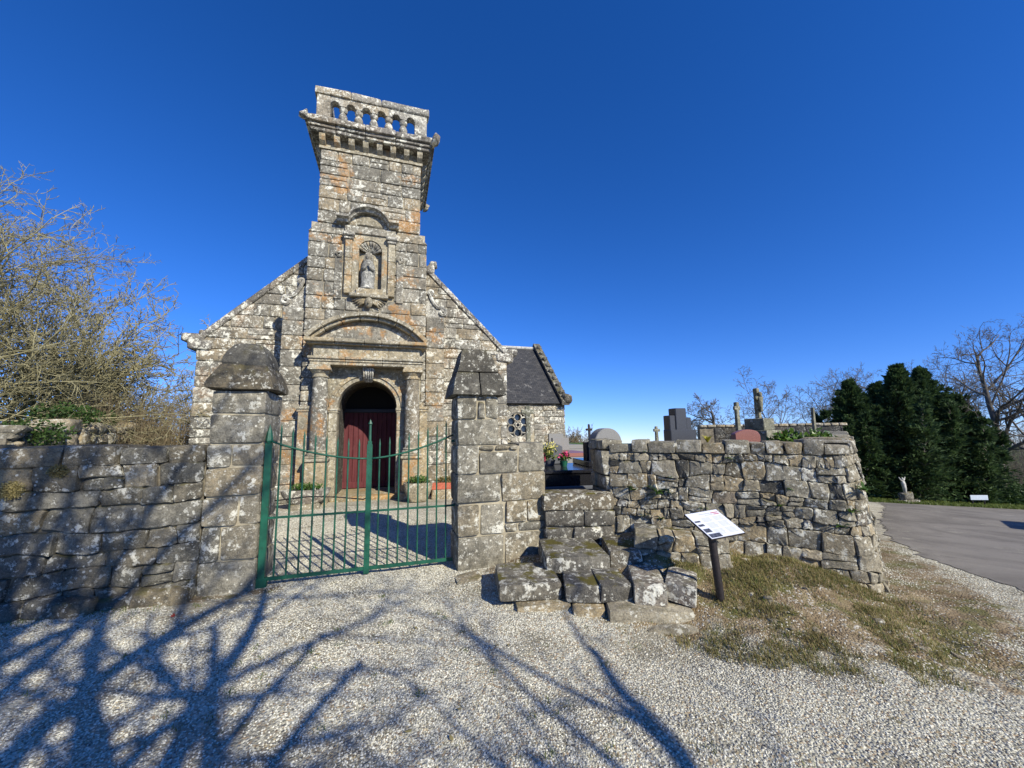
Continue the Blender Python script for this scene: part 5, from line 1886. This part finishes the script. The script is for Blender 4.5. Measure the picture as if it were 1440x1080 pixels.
# hazels on the left
hz = [((-12.0, 6.8), 5.5, 11, 10, .5, 'tall many stemmed bare hazel with long drooping yellow twigs'),
      ((-12.9, 9.6), 5.0, 12, 9, .55, 'bare spreading hazel behind the field wall, second in the row'),
      ((-14.8, 12.8), 4.6, 13, 6, .55, 'bare hazel behind the field wall, third in the row'),
      ((-17.2, 17.5), 4.6, 14, 6, .5, 'lower bare hazel far along the field wall'),
      ((-17.0, 22.5), 4.3, 15, 6, .5, 'small bare hazel at the far end of the field wall beside the chapel')]
for (x, y), L, sd, st_, spr, lb in hz:
    P_ = dict(HAZEL)
    P_['L'] = L
    P_['seg'] = (9, 7, 5, 3, 2)
    if sd > 11: P_.update(kids=(10, 7, 5, 2), minr=.011)
    if sd > 12: P_.update(kids=(9, 6, 5, 2), minr=.014)
    bare_tree('hazel_tree', lb, (x, y, H(x, y)), P_, sd, 'bark_hazel', 'bare hazels along the field wall', (.05, 0, 1), st_, spr)
# brown scrub between them
for k, (x, y, rx, h_) in enumerate(((-10.9, 10.4, 1.5, 2.7), (-12.6, 13.6, 1.8, 3.2), (-13.6, 17.6, 2.0, 3.6), (-14.6, 21.5, 2.0, 3.6), (32.6, 26.5, 2.2, 4.6), (36.5, 27.5, 2.4, 4.8), (29.6, 29.5, 2.2, 4.6), (33, 31, 2.2, 5.0))):
    r = np.random.default_rng(40 + k)
    br = []
    zb_ = H(x, y)
    for i in range(420):
        a, q = r.uniform(0, 6.28), math.sqrt(r.random()) * rx
        p = np.array((x + q * math.cos(a), y + q * math.sin(a), zb_))
        d = np.array((r.normal() * .16, r.normal() * .16, 1))
        L_ = h_ * r.uniform(.5, 1.1)
        br.append(([p, p + d * L_ * .5, p + d * L_ + np.array((r.normal() * .12, r.normal() * .12, 0))], [.009, .007, .003], 3))
        for j in range(3):
            s0 = p + d * L_ * r.uniform(.3, .9)
            br.append(([s0, s0 + np.array((r.normal() * .14, r.normal() * .14, .22)), s0 + np.array((r.normal() * .22, r.normal() * .22, .45))], [.005, .004, .002], 3))
    V_, F_ = tubes_np(br)
    t = thing('scrub_bush', 'thicket of thin brown upright stems behind the field wall' if x < 0 else 'thicket of thin brown stems behind the bare oaks', 'bush', (x, y, zb_), 'brown scrub' if x < 0 else 'brown thicket in the wood')
    np_obj('stems', V_, F_, M['bark_brown' if x < 0 else 'bark_grey'], t, (x, y, zb_))
# ivy and evergreen scrub on top of the field wall
for k, (x, y, z, rx, n_) in enumerate(((-9.2, 7.9, 2.15, .55, 900), (-8.15, 6.6, 1.75, .5, 900), (-10.2, 9.5, 2.1, .4, 500))):
    V_, F_ = leaf_cloud((x, y, z), (rx, rx, .26), n_, .06, 70 + k)
    o = mobj('ivy', V_, F_, M['ivy_leaf'])
    tag(o, 'dark green ivy clump on top of the tumbledown field wall', 'ivy', 'ivy on the field wall')

# bare trees on the right and in the distance
rt = [((26.5, 21.5), 8.2, .22, 21, 'tall bare oak with a leaning trunk beyond the road'),
      ((29.5, 25.0), 8.0, .2, 22, 'bare oak standing behind the leaning one, at the edge of the wood'),
      ((31.5, 23.2), 8.6, .2, 25, 'bare oak closest to the dense shrubs under the trees'),
      ((28.0, 28.5), 8.6, .18, 26, 'thin bare oak deepest in the little wood'),
      ((24.6, 25.5), 6.2, .12, 23, 'slender bare tree rising behind the cypress hedge')]
for (x, y), L, R_, sd, lb in rt:
    P_ = dict(OAK)
    P_['L'], P_['R'], P_['minr'] = L, R_, .009
    P_['seg'] = (9, 8, 5, 3, 2, 2)
    P_['kids'] = (11, 7, 5, 4, 2)
    bare_tree('oak_tree', lb, (x, y, H(x, y) - .1), P_, sd, 'bark_grey', None, (-.06, 0, 1))
fp = [(1100, 34, 7.6, .11, 31, 'slim bare tree beyond the dark churchyard wall, standing apart'), (1168, 36, 8.6, .12, 32, 'taller of two bare trees close to the cypresses'),
      (1150, 40, 8.4, .12, 33, 'thinner of two bare trees close to the cypresses'), (1330, 40, 9.0, .14, 35, 'far bare tree showing above the cypress tops')]
for px, Y, L, R_, sd, lb in fp:
    p = at(px, 600, Y)
    P_ = dict(OAK)
    P_.update(L=L, R=R_, levels=4, minr=.014, kids=(12, 7, 5, 4), seg=(9, 7, 5, 3, 2))
    z0_ = max(H(p.x, p.y), -3.2)
    bare_tree('bare_tree', lb, (p.x, p.y, z0_ - .2), P_, sd, 'bark_far', None, (0, 0, 1))
p = at(1008, 600, 38)
P_ = dict(OAK)
P_.update(L=6.6, R=.3, levels=4, minr=.02, ang=(40, 80), kids=(12, 8, 6, 5), seg=(8, 7, 5, 3, 2))
bare_tree('bare_tree', 'low wide bare tree with a round crown beyond the churchyard', (p.x, p.y, H(p.x, p.y) - .4), P_, 36, 'bark_far', None, (0, 0, 1))
for k, (px, Y) in enumerate(((806, 33), (822, 36), (836, 40), (905, 55), (790, 38))):
    p = at(px, 600, Y)
    P_ = dict(HAZEL)
    P_.update(L=3.3 if k != 3 else 3.6, minr=.016, R=.08, levels=3, kids=(9, 7, 5), seg=(5, 4, 3, 2))
    bare_tree('hedgerow_bush', 'brownish bare hedgerow bush far beyond the churchyard', (p.x, p.y, H(p.x, p.y) - .2), P_, 50 + k, 'bark_brown', 'far hedgerow', (0, 0, 1), 6, .5)


def cypress(label, base, h, rad, seed, n=900):
    """ragged evergreen: drooping boughs carrying flat sprays"""
    r = np.random.default_rng(seed)
    base = np.array(base, float)
    t = thing('cypress_tree', label, 'tree', base, None)
    V_, F_ = tubes_np([([base - (0, 0, .2), base + (0, 0, h * .5), base + (0.05, 0, h * .97)], [.16, .1, .02], 8)])
    np_obj('trunk', V_, F_, M['bark_grey'], t, tuple(base))
    Vs = []
    boughs = []
    lead = [(np.zeros(3), .98, .72, .34), (np.array((.12, 0, 0)), 1.0, .22, .05)]   # offset, height share, width share, share of boughs
    for j in range(11):
        a = 6.283 * j / 11 * 2.6 + r.uniform(-.4, .4)
        rr__ = rad * r.uniform(.25, .85)
        lead.append((np.array((math.cos(a), math.sin(a), 0)) * rr__, r.uniform(.84, .99) * (1 - .38 * (rr__ / rad) ** 1.5), r.uniform(.26, .44), .055))
    for off, hs_, ws_, sh in lead:
        for i in range(int(n * sh)):
            q = r.random() ** .75
            hh_ = h * hs_
            z = .02 * h + q * hh_ * .98
            prof = rad * ws_ * (1 - q) ** .8 * (.85 + .15 * min(1, q / .12)) * r.uniform(.65, 1.15) + .07
            a = r.uniform(0, 6.283)
            o = np.array((math.cos(a), math.sin(a), 0))
            up = r.uniform(.15, .5) + .9 * q
            p0 = base + off * min(1, .35 + q) + np.array((0, 0, z))
            p1 = p0 + o * prof * .6 + np.array((0, 0, prof * up * .5))
            p2 = p0 + o * prof + np.array((0, 0, prof * up * .7 - .06))
            boughs.append(([p0, p1, p2], [.02, .012, .004], 3))
            m_ = 68
            tt = r.uniform(.3, 1.12, m_)
            c = np.where(tt[:, None] < .6, p0 + (p1 - p0) * (tt / .6)[:, None], p1 + (p2 - p1) * ((tt - .6) / .4)[:, None])
            wd = (.028 + .15 * rad * ws_ * (1 - q) / 2 + .03 * (1 - q)) * (1.25 - .8 * np.clip(tt - .3, 0, 1))[:, None]
            c = c + r.normal(size=(m_, 3)) * wd
            d = o + r.normal(size=(m_, 3)) * .5 + np.array((0, 0, .1 + .9 * q))
            d /= np.linalg.norm(d, axis=1)[:, None]
            s_ = np.cross(d, r.normal(size=(m_, 3)))
            s_ /= np.linalg.norm(s_, axis=1)[:, None]
            L_ = r.uniform(.08, .2, m_)[:, None]
            Vs.append(np.stack([c - s_ * L_ * .12, c + d * L_ * .6 - s_ * L_ * .2, c + d * L_ * 1.4, c + d * L_ * .5 + s_ * L_ * .22], 1).reshape(-1, 3))
    Vb, Fb = tubes_np(boughs)
    np_obj('boughs', Vb, Fb, M['bark_grey'], t, tuple(base))
    Vs = np.concatenate(Vs)
    np_obj('crown', Vs, np.arange(len(Vs)).reshape(-1, 4), M['cypress_leaf'], t, tuple(base), False)
    return t


for px, Y, top, rad, sd, lb in ((1212, 20.5, 536, 1.9, 1, 'dark green cypress at the end of the group, next to the churchyard wall'),
                                (1283, 20.0, 514, 2.3, 2, 'tallest dark green cypress, standing behind the small figure on the verge'),
                                (1318, 21.0, 518, 2.3, 3, 'dark green cypress crowded against the tallest one'),
                                (1250, 21.6, 540, 2.1, 5, 'shorter dark cypress filling the gap between the two peaks'),
                                (1362, 20.6, 556, 2.1, 4, 'low dark green cypress nearest the bare oaks')):
    p = at(px, 690, Y)
    z0_ = H(p.x, p.y)
    cypress(lb, (p.x, p.y, z0_), at(px, top, Y).z - z0_, rad, sd)
for k, (px, Y, r_) in enumerate(((1418, 22, 1.3), (1440, 21, 1.2), (1398, 24, 1.2), (1424, 25, 1.6), (1450, 24, 1.6), (1405, 21, 1.0))):
    p = at(px, 690, Y)
    z0_ = H(p.x, p.y)
    t = thing('shrub', 'dense dark shrub at the edge of the wood under the bare oaks', 'shrub', (p.x, p.y, z0_), 'shrubs under the oaks')
    V_, F_ = leaf_cloud((p.x, p.y, z0_ + .45), (r_, r_, .55), 3200, .1, 90 + k)
    mobj('foliage', V_, F_, M['ivy_leaf'], t)
    V_, F_ = tubes_np([([(p.x, p.y, z0_ - .1), (p.x + r_ * .6 * math.cos(a), p.y + r_ * .6 * math.sin(a), z0_ + .6)], [.03, .01], 4) for a in range(6)])
    np_obj('stems', V_, F_, M['bark_grey'], t, (p.x, p.y, z0_))

# laurel hedge just inside the churchyard wall
hc = at(1160, 617, 5.6)
t = thing('laurel_bush', 'glossy green laurel bush rising just above the churchyard wall', 'bush', (hc.x, hc.y, TZ))
Vl = []
for k in range(5):
    V_, F_ = leaf_cloud((hc.x - .62 + .17 * k, hc.y + .04 * k, 1.38 + .03 * math.sin(k * 2)), (.2, .22, .25), 420, .06, 120 + k)
    Vl.append(np.asarray(V_))
Vl = np.concatenate(Vl)
np_obj('foliage', Vl, np.arange(len(Vl)).reshape(-1, 4), M['laurel_leaf'], t, (hc.x, hc.y, TZ), False)
V_, F_ = tubes_np([([(hc.x - .62 + .17 * k, hc.y, TZ - .1), (hc.x - .62 + .17 * k, hc.y, 1.4)], [.02, .008], 5) for k in range(5)])
np_obj('stems', V_, F_, M['bark_grey'], t, (hc.x, hc.y, TZ))

# small ferns and weeds rooted in the wall joints
def tuft(name, label, c, n, L, mat, seed, cat='fern', group=None, up=.6, out_n=None):
    r = np.random.default_rng(seed)
    Vs = []
    for i in range(n):
        a = r.uniform(0, 6.283)
        d = np.array((math.cos(a), math.sin(a) - (.5 if out_n is not None else 0), up + r.uniform(0, .8)))
        d /= np.linalg.norm(d)
        s_ = np.cross(d, (0, 0, 1.))
        s_ /= np.linalg.norm(s_) + 1e-9
        l_ = L * r.uniform(.5, 1.1)
        w_ = l_ * .09
        c0 = np.array(c)
        dr = np.array((0, 0, -.35 * l_))
        Vs += [c0 - s_ * w_, c0 + s_ * w_, c0 + d * l_ * .6 + s_ * w_ * .9, c0 + d * l_ * .6 - s_ * w_ * .9]
        Vs += [c0 + d * l_ * .6 - s_ * w_ * .9, c0 + d * l_ * .6 + s_ * w_ * .9, c0 + d * l_ + dr * .6, c0 + d * l_ * .99 + dr * .6]
    Vs = np.array(Vs)
    o = np_obj(name, Vs, np.arange(len(Vs)).reshape(-1, 4), M[mat], None, tuple(c), False)
    tag(o, label, cat, group)
    return o


for k, (px, py, L, n) in enumerate(((892, 690, .14, 26), (926, 694, .2, 34), (944, 672, .1, 18), (1022, 646, .12, 22), (1110, 690, .12, 20), (906, 726, .1, 20), (988, 716, .09, 18), (1196, 720, .12, 24), (1180, 742, .13, 24), (1096, 712, .1, 16), (1216, 690, .14, 26), (908, 636, .09, 16), (930, 730, .1, 18))):
    p = at(px, py, 4.5)
    ra = p.x / p.y
    tt_ = (ra * WA[1] - WA[0]) / (WB[0] - WA[0] + ra * (WA[1] - WB[1]))
    yy_ = WA[1] + (WB[1] - WA[1]) * min(tt_, 1.06)
    p = at(px, py, yy_ + .09 * at(px, py, yy_).z)
    tuft('wall_fern', 'small green fern growing from a joint of the churchyard wall', tuple(p), n, L, 'fern_leaf', 200 + k, 'fern', 'ferns in the churchyard wall', .3, 1)
p = at(995, 622, 5.0)
tuft('yellow_plant', 'small yellow green plant sprouting on top of the churchyard wall', tuple(p), 40, .13, 'yellow_leaf', 240, 'plant', None, 1.2)
# moss cushions on the left wall
for k, (px, py, rx, rz) in enumerate(((95, 662, .10, .07), (12, 690, .13, .09))):
    p = at(px, py, 4.05 if k == 0 else 3.82)
    u_ = (p.x + 7.6) * math.cos(math.atan2(1.28, 4.07)) + (p.y - 3.02) * math.sin(math.atan2(1.28, 4.07))
    c = LW(u_, p.z, .03)
    V_, F_ = leaf_cloud(c, (rx, .05, rz), 1500, .016, 260 + k)
    o = mobj('moss_cushion', V_, F_, M['yellow_leaf' if 0 else 'dry_grass'])
    tag(o, 'smaller yellow green moss cushion, just under the coping of the long wall' if k == 0 else 'larger yellow green moss cushion lower on the long wall, away from the pier', 'moss')

# ------------------------------------------------------------------ verge furniture beyond the road
p = at(1272, 692, 18.4)
z0_ = H(p.x, p.y)
t = thing('wayside_figure', 'small pale carved crucifix figure on a mossy stone base at the verge', 'statue', (p.x, p.y, z0_))
fr = Fr((p.x, p.y, z0_), math.radians(20))
mobj('base', *rock(fr, -.42, .42, -.1, .14, -.3, .3, r=.06, rough=.04, seed=1), M['granite_step'], t, True)
mobj('base', *rock(fr, -.2, .2, .12, .46, -.16, .16, r=.07, rough=.05, seed=2), M['granite_step'], t, True)
mobj('figure', *merge([tube([fr(.02, .4, 0), fr(.0, .62, .02), fr(-.05, .85, .02), fr(-.09, 1.0, .02)], [.05, .075, .085, .06], 8), tube([fr(-.09, 1.0, .02), fr(-.1, 1.08, .03), fr(-.1, 1.15, .03)], [.04, .055, .02], 8),
                       tube([fr(-.07, .98, .02), fr(-.22, 1.04, .02), fr(-.33, 1.17, .02)], [.04, .03, .018], 6), tube([fr(-.1, .98, .02), fr(.04, 1.03, .02), fr(.14, 1.16, .02)], [.04, .03, .018], 6)]), M['limewash'], t, True)
p = at(1375, 690, 18.6)
z0_ = H(p.x, p.y)
t = thing('verge_board', 'low pale blue white board on two short posts at the grass verge', 'sign', (p.x, p.y, z0_))
fr = Fr((p.x, p.y, z0_), math.radians(-6))
mobj('board', *bevel(fbox(fr, -.37, .37, .28, .5, -.02, .02), .006), M['white_panel'], t)
for u in (-.25, .25): mobj('post', *tube([fr(u, -.1, -.045), fr(u, .45, -.045)], .025, 8), M['sign_post'], t)

# van parked right of the frame; only its shadow reaches the picture
vx, vy = 16.4, 8.7
vz = H(vx, vy)
t = thing('parked_van', 'white delivery van parked at the road junction', 'van', (vx, vy, vz))
VF = Fr((vx, vy, vz), math.radians(35))
bp = [(-2.1, .35), (2.1, .35), (2.15, .95), (1.55, 1.1), (1.05, 1.75), (.8, 1.85), (-2.05, 1.88), (-2.15, 1.2)]
mobj('body', *bevel(prism(VF, bp, -.82, .82), .05), M['white_panel'], t)
for d_ in (-.83, .83):
    mobj('window', *prism(VF, [(.5, 1.15), (1.38, 1.15), (1.0, 1.66), (.5, 1.7)], d_ - .01, d_ + .01), M['glass_dark'], t)
mobj('windscreen', *prism(Fr(VF(1.33, 1.13), math.radians(35)), [(.2, .0), (.24, .0), (-.22, .58), (-.26, .58)], -.7, .7), M['glass_dark'], t)
for u in (-1.35, 1.35):
    for d_ in (-.8, .8):
        c_ = VF(u, .32, d_)
        wv, wf = tube([c_ - VF.N * .1, c_ + VF.N * .1], .32, 20)
        wh = mobj('wheel', wv, wf, M['rust_iron'], t)
        mobj('hub', *tube([c_ - VF.N * .11, c_ + VF.N * .11], .18, 14), M['pale_granite'], wh)

# ------------------------------------------------------------------ the big bare tree behind the photographer whose shadow covers the forecourt
SHADE = dict(L=8.4, R=.25, levels=4, seg=(10, 9, 6, 4, 3, 2), wob=(.05, .11, .14, .15, .15, .12), trop=(.0, .02, .02, .02, .01, 0), taper=.3, kids=(11, 7, 5, 4), ang=(30, 72), len=(.62, .60, .58, .55, .5), minr=.007)
SHADE['from'] = (.28, .15, .1, .1, .1)
bare_tree('oak_tree', 'large bare roadside oak that shades the gravel forecourt', (4.1, -5.4, H(4.1, -5.4)), SHADE, 2, 'bark_grey', None, (-.05, .02, 1))

P_ = dict(SHADE)
P_.update(L=7.2, R=.17, levels=4, kids=(10, 6, 5, 3))
bare_tree('oak_tree', 'smaller bare roadside oak that shades the long wall', (1.9, -4.4, H(1.9, -4.4)), P_, 5, 'bark_grey', None, (-.03, .0, 1))

# ------------------------------------------------------------------ loose gravel, grass, leaf litter
NXG = (gx > -5.6) & (gx < 6.6)
NYG = (gy > 1.2) & (gy < 9.6)
ix, iy = np.where(NXG)[0], np.where(NYG)[0]
sx_, sy_2 = GX[np.ix_(iy, ix)], GY[np.ix_(iy, ix)]
sz_ = GZ[np.ix_(iy, ix)]
V_ = np.stack([sx_, sy_2, sz_], -1).reshape(-1, 3)
q = np.arange(sx_.size).reshape(sx_.shape)
F_ = np.stack([q[:-1, :-1], q[:-1, 1:], q[1:, 1:], q[1:, :-1]], -1).reshape(-1, 4)
wallu = (sx_ + 7.6) * LW.U[0] + (sy_2 - 3.02) * LW.U[1]
walld = (sx_ + 7.6) * LW.N[0] + (sy_2 - 3.02) * LW.N[1]
e_ = earth[np.ix_(iy, ix)]
rd = poly_sd(sx_, sy_2, ROAD)
tr_ = poly_sd(sx_, sy_2, TERR)
ns = vnoise(sx_, sy_2, 1.1, 3) * .5 + vnoise(sx_, sy_2, 3.5, 8) * .4
dens = np.clip(.85 + ns * 2.0 - e_ * 1.15, .03, 1)
dens *= (1 - sstep(-.1, .3, rd) * .97)
dens *= 1 - sstep(-.5, -.1, tr_)
dens *= 1 - sstep(5.5, 9.3, sy_2) * .75
gravel = np_obj('gravel', V_, F_, M['pebble'])
tag(gravel, kind='stuff')
a_ = gravel.data.attributes.new('dens', 'FLOAT', 'POINT')
a_.data.foreach_set('value', dens.astype(np.float32).ravel())
ng = bpy.data.node_groups.new('gravel_scatter', 'GeometryNodeTree')
ng.interface.new_socket('Geometry', in_out='INPUT', socket_type='NodeSocketGeometry')
ng.interface.new_socket('Geometry', in_out='OUTPUT', socket_type='NodeSocketGeometry')
N_ = ng.nodes.new
gi, go = N_('NodeGroupInput'), N_('NodeGroupOutput')
dp = N_('GeometryNodeDistributePointsOnFaces')
na_ = N_('GeometryNodeInputNamedAttribute')
na_.data_type = 'FLOAT'
na_.inputs['Name'].default_value = 'dens'
mu = N_('ShaderNodeMath')
mu.operation = 'MULTIPLY'
mu.inputs[1].default_value = 5200
ico = N_('GeometryNodeMeshIcoSphere')
ico.inputs['Radius'].default_value = .0064
ico.inputs['Subdivisions'].default_value = 1
sm = N_('GeometryNodeSetMaterial')
sm.inputs['Material'].default_value = M['pebble']
inst = N_('GeometryNodeInstanceOnPoints')
rv = N_('FunctionNodeRandomValue')
rv.data_type = 'FLOAT_VECTOR'
rv.inputs['Min'].default_value = (.6, .55, .4)
rv.inputs['Max'].default_value = (1.6, 1.3, 1.0)
rr_ = N_('FunctionNodeRandomValue')
rr_.data_type = 'FLOAT_VECTOR'
rr_.inputs['Min'].default_value = (-.5, -.5, 0)
rr_.inputs['Max'].default_value = (.5, .5, 6.28)
L_ = ng.links.new
L_(gi.outputs[0], dp.inputs['Mesh'])
L_(na_.outputs[0], mu.inputs[0])
L_(mu.outputs[0], dp.inputs['Density'])
L_(dp.outputs['Points'], inst.inputs['Points'])
L_(ico.outputs['Mesh'], sm.inputs['Geometry'])
L_(sm.outputs[0], inst.inputs['Instance'])
L_(rv.outputs[0], inst.inputs['Scale'])
L_(rr_.outputs[0], inst.inputs['Rotation'])
L_(inst.outputs[0], go.inputs[0])
md = gravel.modifiers.new('scatter', 'NODES')
md.node_group = ng


def blades(name, pts, L, wdt, mat, seed):
    r = np.random.default_rng(seed)
    n = len(pts)
    c = np.array(pts)
    a = r.uniform(0, 6.283, n)
    o = np.stack([np.cos(a), np.sin(a), np.zeros(n)], 1)
    s_ = np.stack([-np.sin(a), np.cos(a), np.zeros(n)], 1)
    l_ = (L * r.uniform(.4, 1.2, n))[:, None]
    w_ = wdt * r.uniform(.6, 1.3, n)[:, None]
    upv = np.array((0, 0, 1.))
    b1 = c + upv * l_ * .6 + o * l_ * .22
    b2 = c + upv * l_ * .85 + o * l_ * .65
    Vv = np.stack([c - s_ * w_, c + s_ * w_, b1 + s_ * w_ * .7, b1 - s_ * w_ * .7, b1 - s_ * w_ * .7, b1 + s_ * w_ * .7, b2 + s_ * w_ * .1, b2 - s_ * w_ * .1], 1).reshape(-1, 3)
    o_ = np_obj(name, Vv, np.arange(len(Vv)).reshape(-1, 4), M[mat], None, (0, 0, 0), False)
    tag(o_, kind='stuff')
    return o_


r = np.random.default_rng(5)
pts, dry = [], []
while len(pts) < 7500:
    x, y = r.uniform(.2, 5.4), r.uniform(2.4, 5.0)
    if wall_q(x, y)[0] < .05: continue
    f = mnoise.noise(Vector((x * 2.1, y * 2.1, 8))) + .6 * mnoise.noise(Vector((x * 6, y * 6, 2)))
    edge = .9 - 1.1 * max(0, 3.3 - y)
    qq, ss = wall_q(x, y)
    if qq > 1.75 or ss < .1 - .2 * qq or ss > 2.75 + r.uniform(-.3, .3): continue
    edge = .9 - 1.1 * max(0, qq - .75)
    if f + edge * .42 + r.uniform(-.25, .25) < .26: continue
    if 0 < x < 1.65 and y > 3.6: continue
    (dry if r.random() < .66 else pts).append((x, y, terrain_z(x, y) - .004))
blades('grass', pts, .038, .0026, 'grass_blade', 1)
blades('dry_grass', dry, .045, .0026, 'dry_grass', 2)
pts = []
for k in range(130):                                        # sparse weeds in the gravel
    x, y = r.uniform(-3.4, 3.5), r.uniform(1.9, 4.3)
    if mnoise.noise(Vector((x * .9, y * .9, 1))) < -.05: continue
    for j in range(r.integers(6, 26)):
        a, b_ = x + r.normal() * .022, y + r.normal() * .022
        pts.append((a, b_, terrain_z(a, b_)))
for k in range(1500):                                       # foot of the left wall
    u = r.uniform(2.0, 4.2)
    q = LW(u, 0, r.exponential(.12) + .02)
    if mnoise.noise(Vector((u * 3, 0, 4))) < -.1: continue
    pts.append((q[0], q[1], terrain_z(q[0], q[1])))
blades('weeds', pts, .028, .0024, 'grass_blade', 3)
pts = []
while len(pts) < 15000:
    x, y = r.uniform(13, 31), r.uniform(17.6, 21)
    if r.random() < .8 and y > 19.4: continue
    pts.append((x, y, 0))
pts = np.array(pts)
pts[:, 2] = hgt0(pts[:, 0], pts[:, 1])
blades('verge_grass', pts, .13, .016, 'grass_blade', 4)

# fallen leaves: one red, some brown
for k in range(26):
    x, y = r.uniform(-3.2, .2), r.uniform(2.3, 4.4)
    red = k == 0
    if red: x, y = -3.23, 3.86
    z = terrain_z(x, y) + .012
    s = .035 if red else r.uniform(.012, .024)
    a = r.uniform(0, 6.28)
    ca, sa = math.cos(a), math.sin(a)
    loc = [(-1, 0, .1), (-.3, -.5, 0), (.5, -.4, .15), (1.2, 0, .3), (.5, .42, .1), (-.3, .5, .02)]
    vs_ = [(x + s * (u * ca - v * sa), y + s * (u * sa + v * ca), z + s * w_) for u, v, w_ in loc]
    o = mobj('fallen_leaf', vs_, [(0, 1, 2, 3), (0, 3, 4, 5)], M['red_leaf' if red else 'dry_grass'])
    if red: tag(o, 'fallen red leaf lying on the gravel near the long wall', 'leaf')
    else: tag(o, 'small curled brown leaf lying on the gravel', 'leaf', 'brown leaves on the gravel')
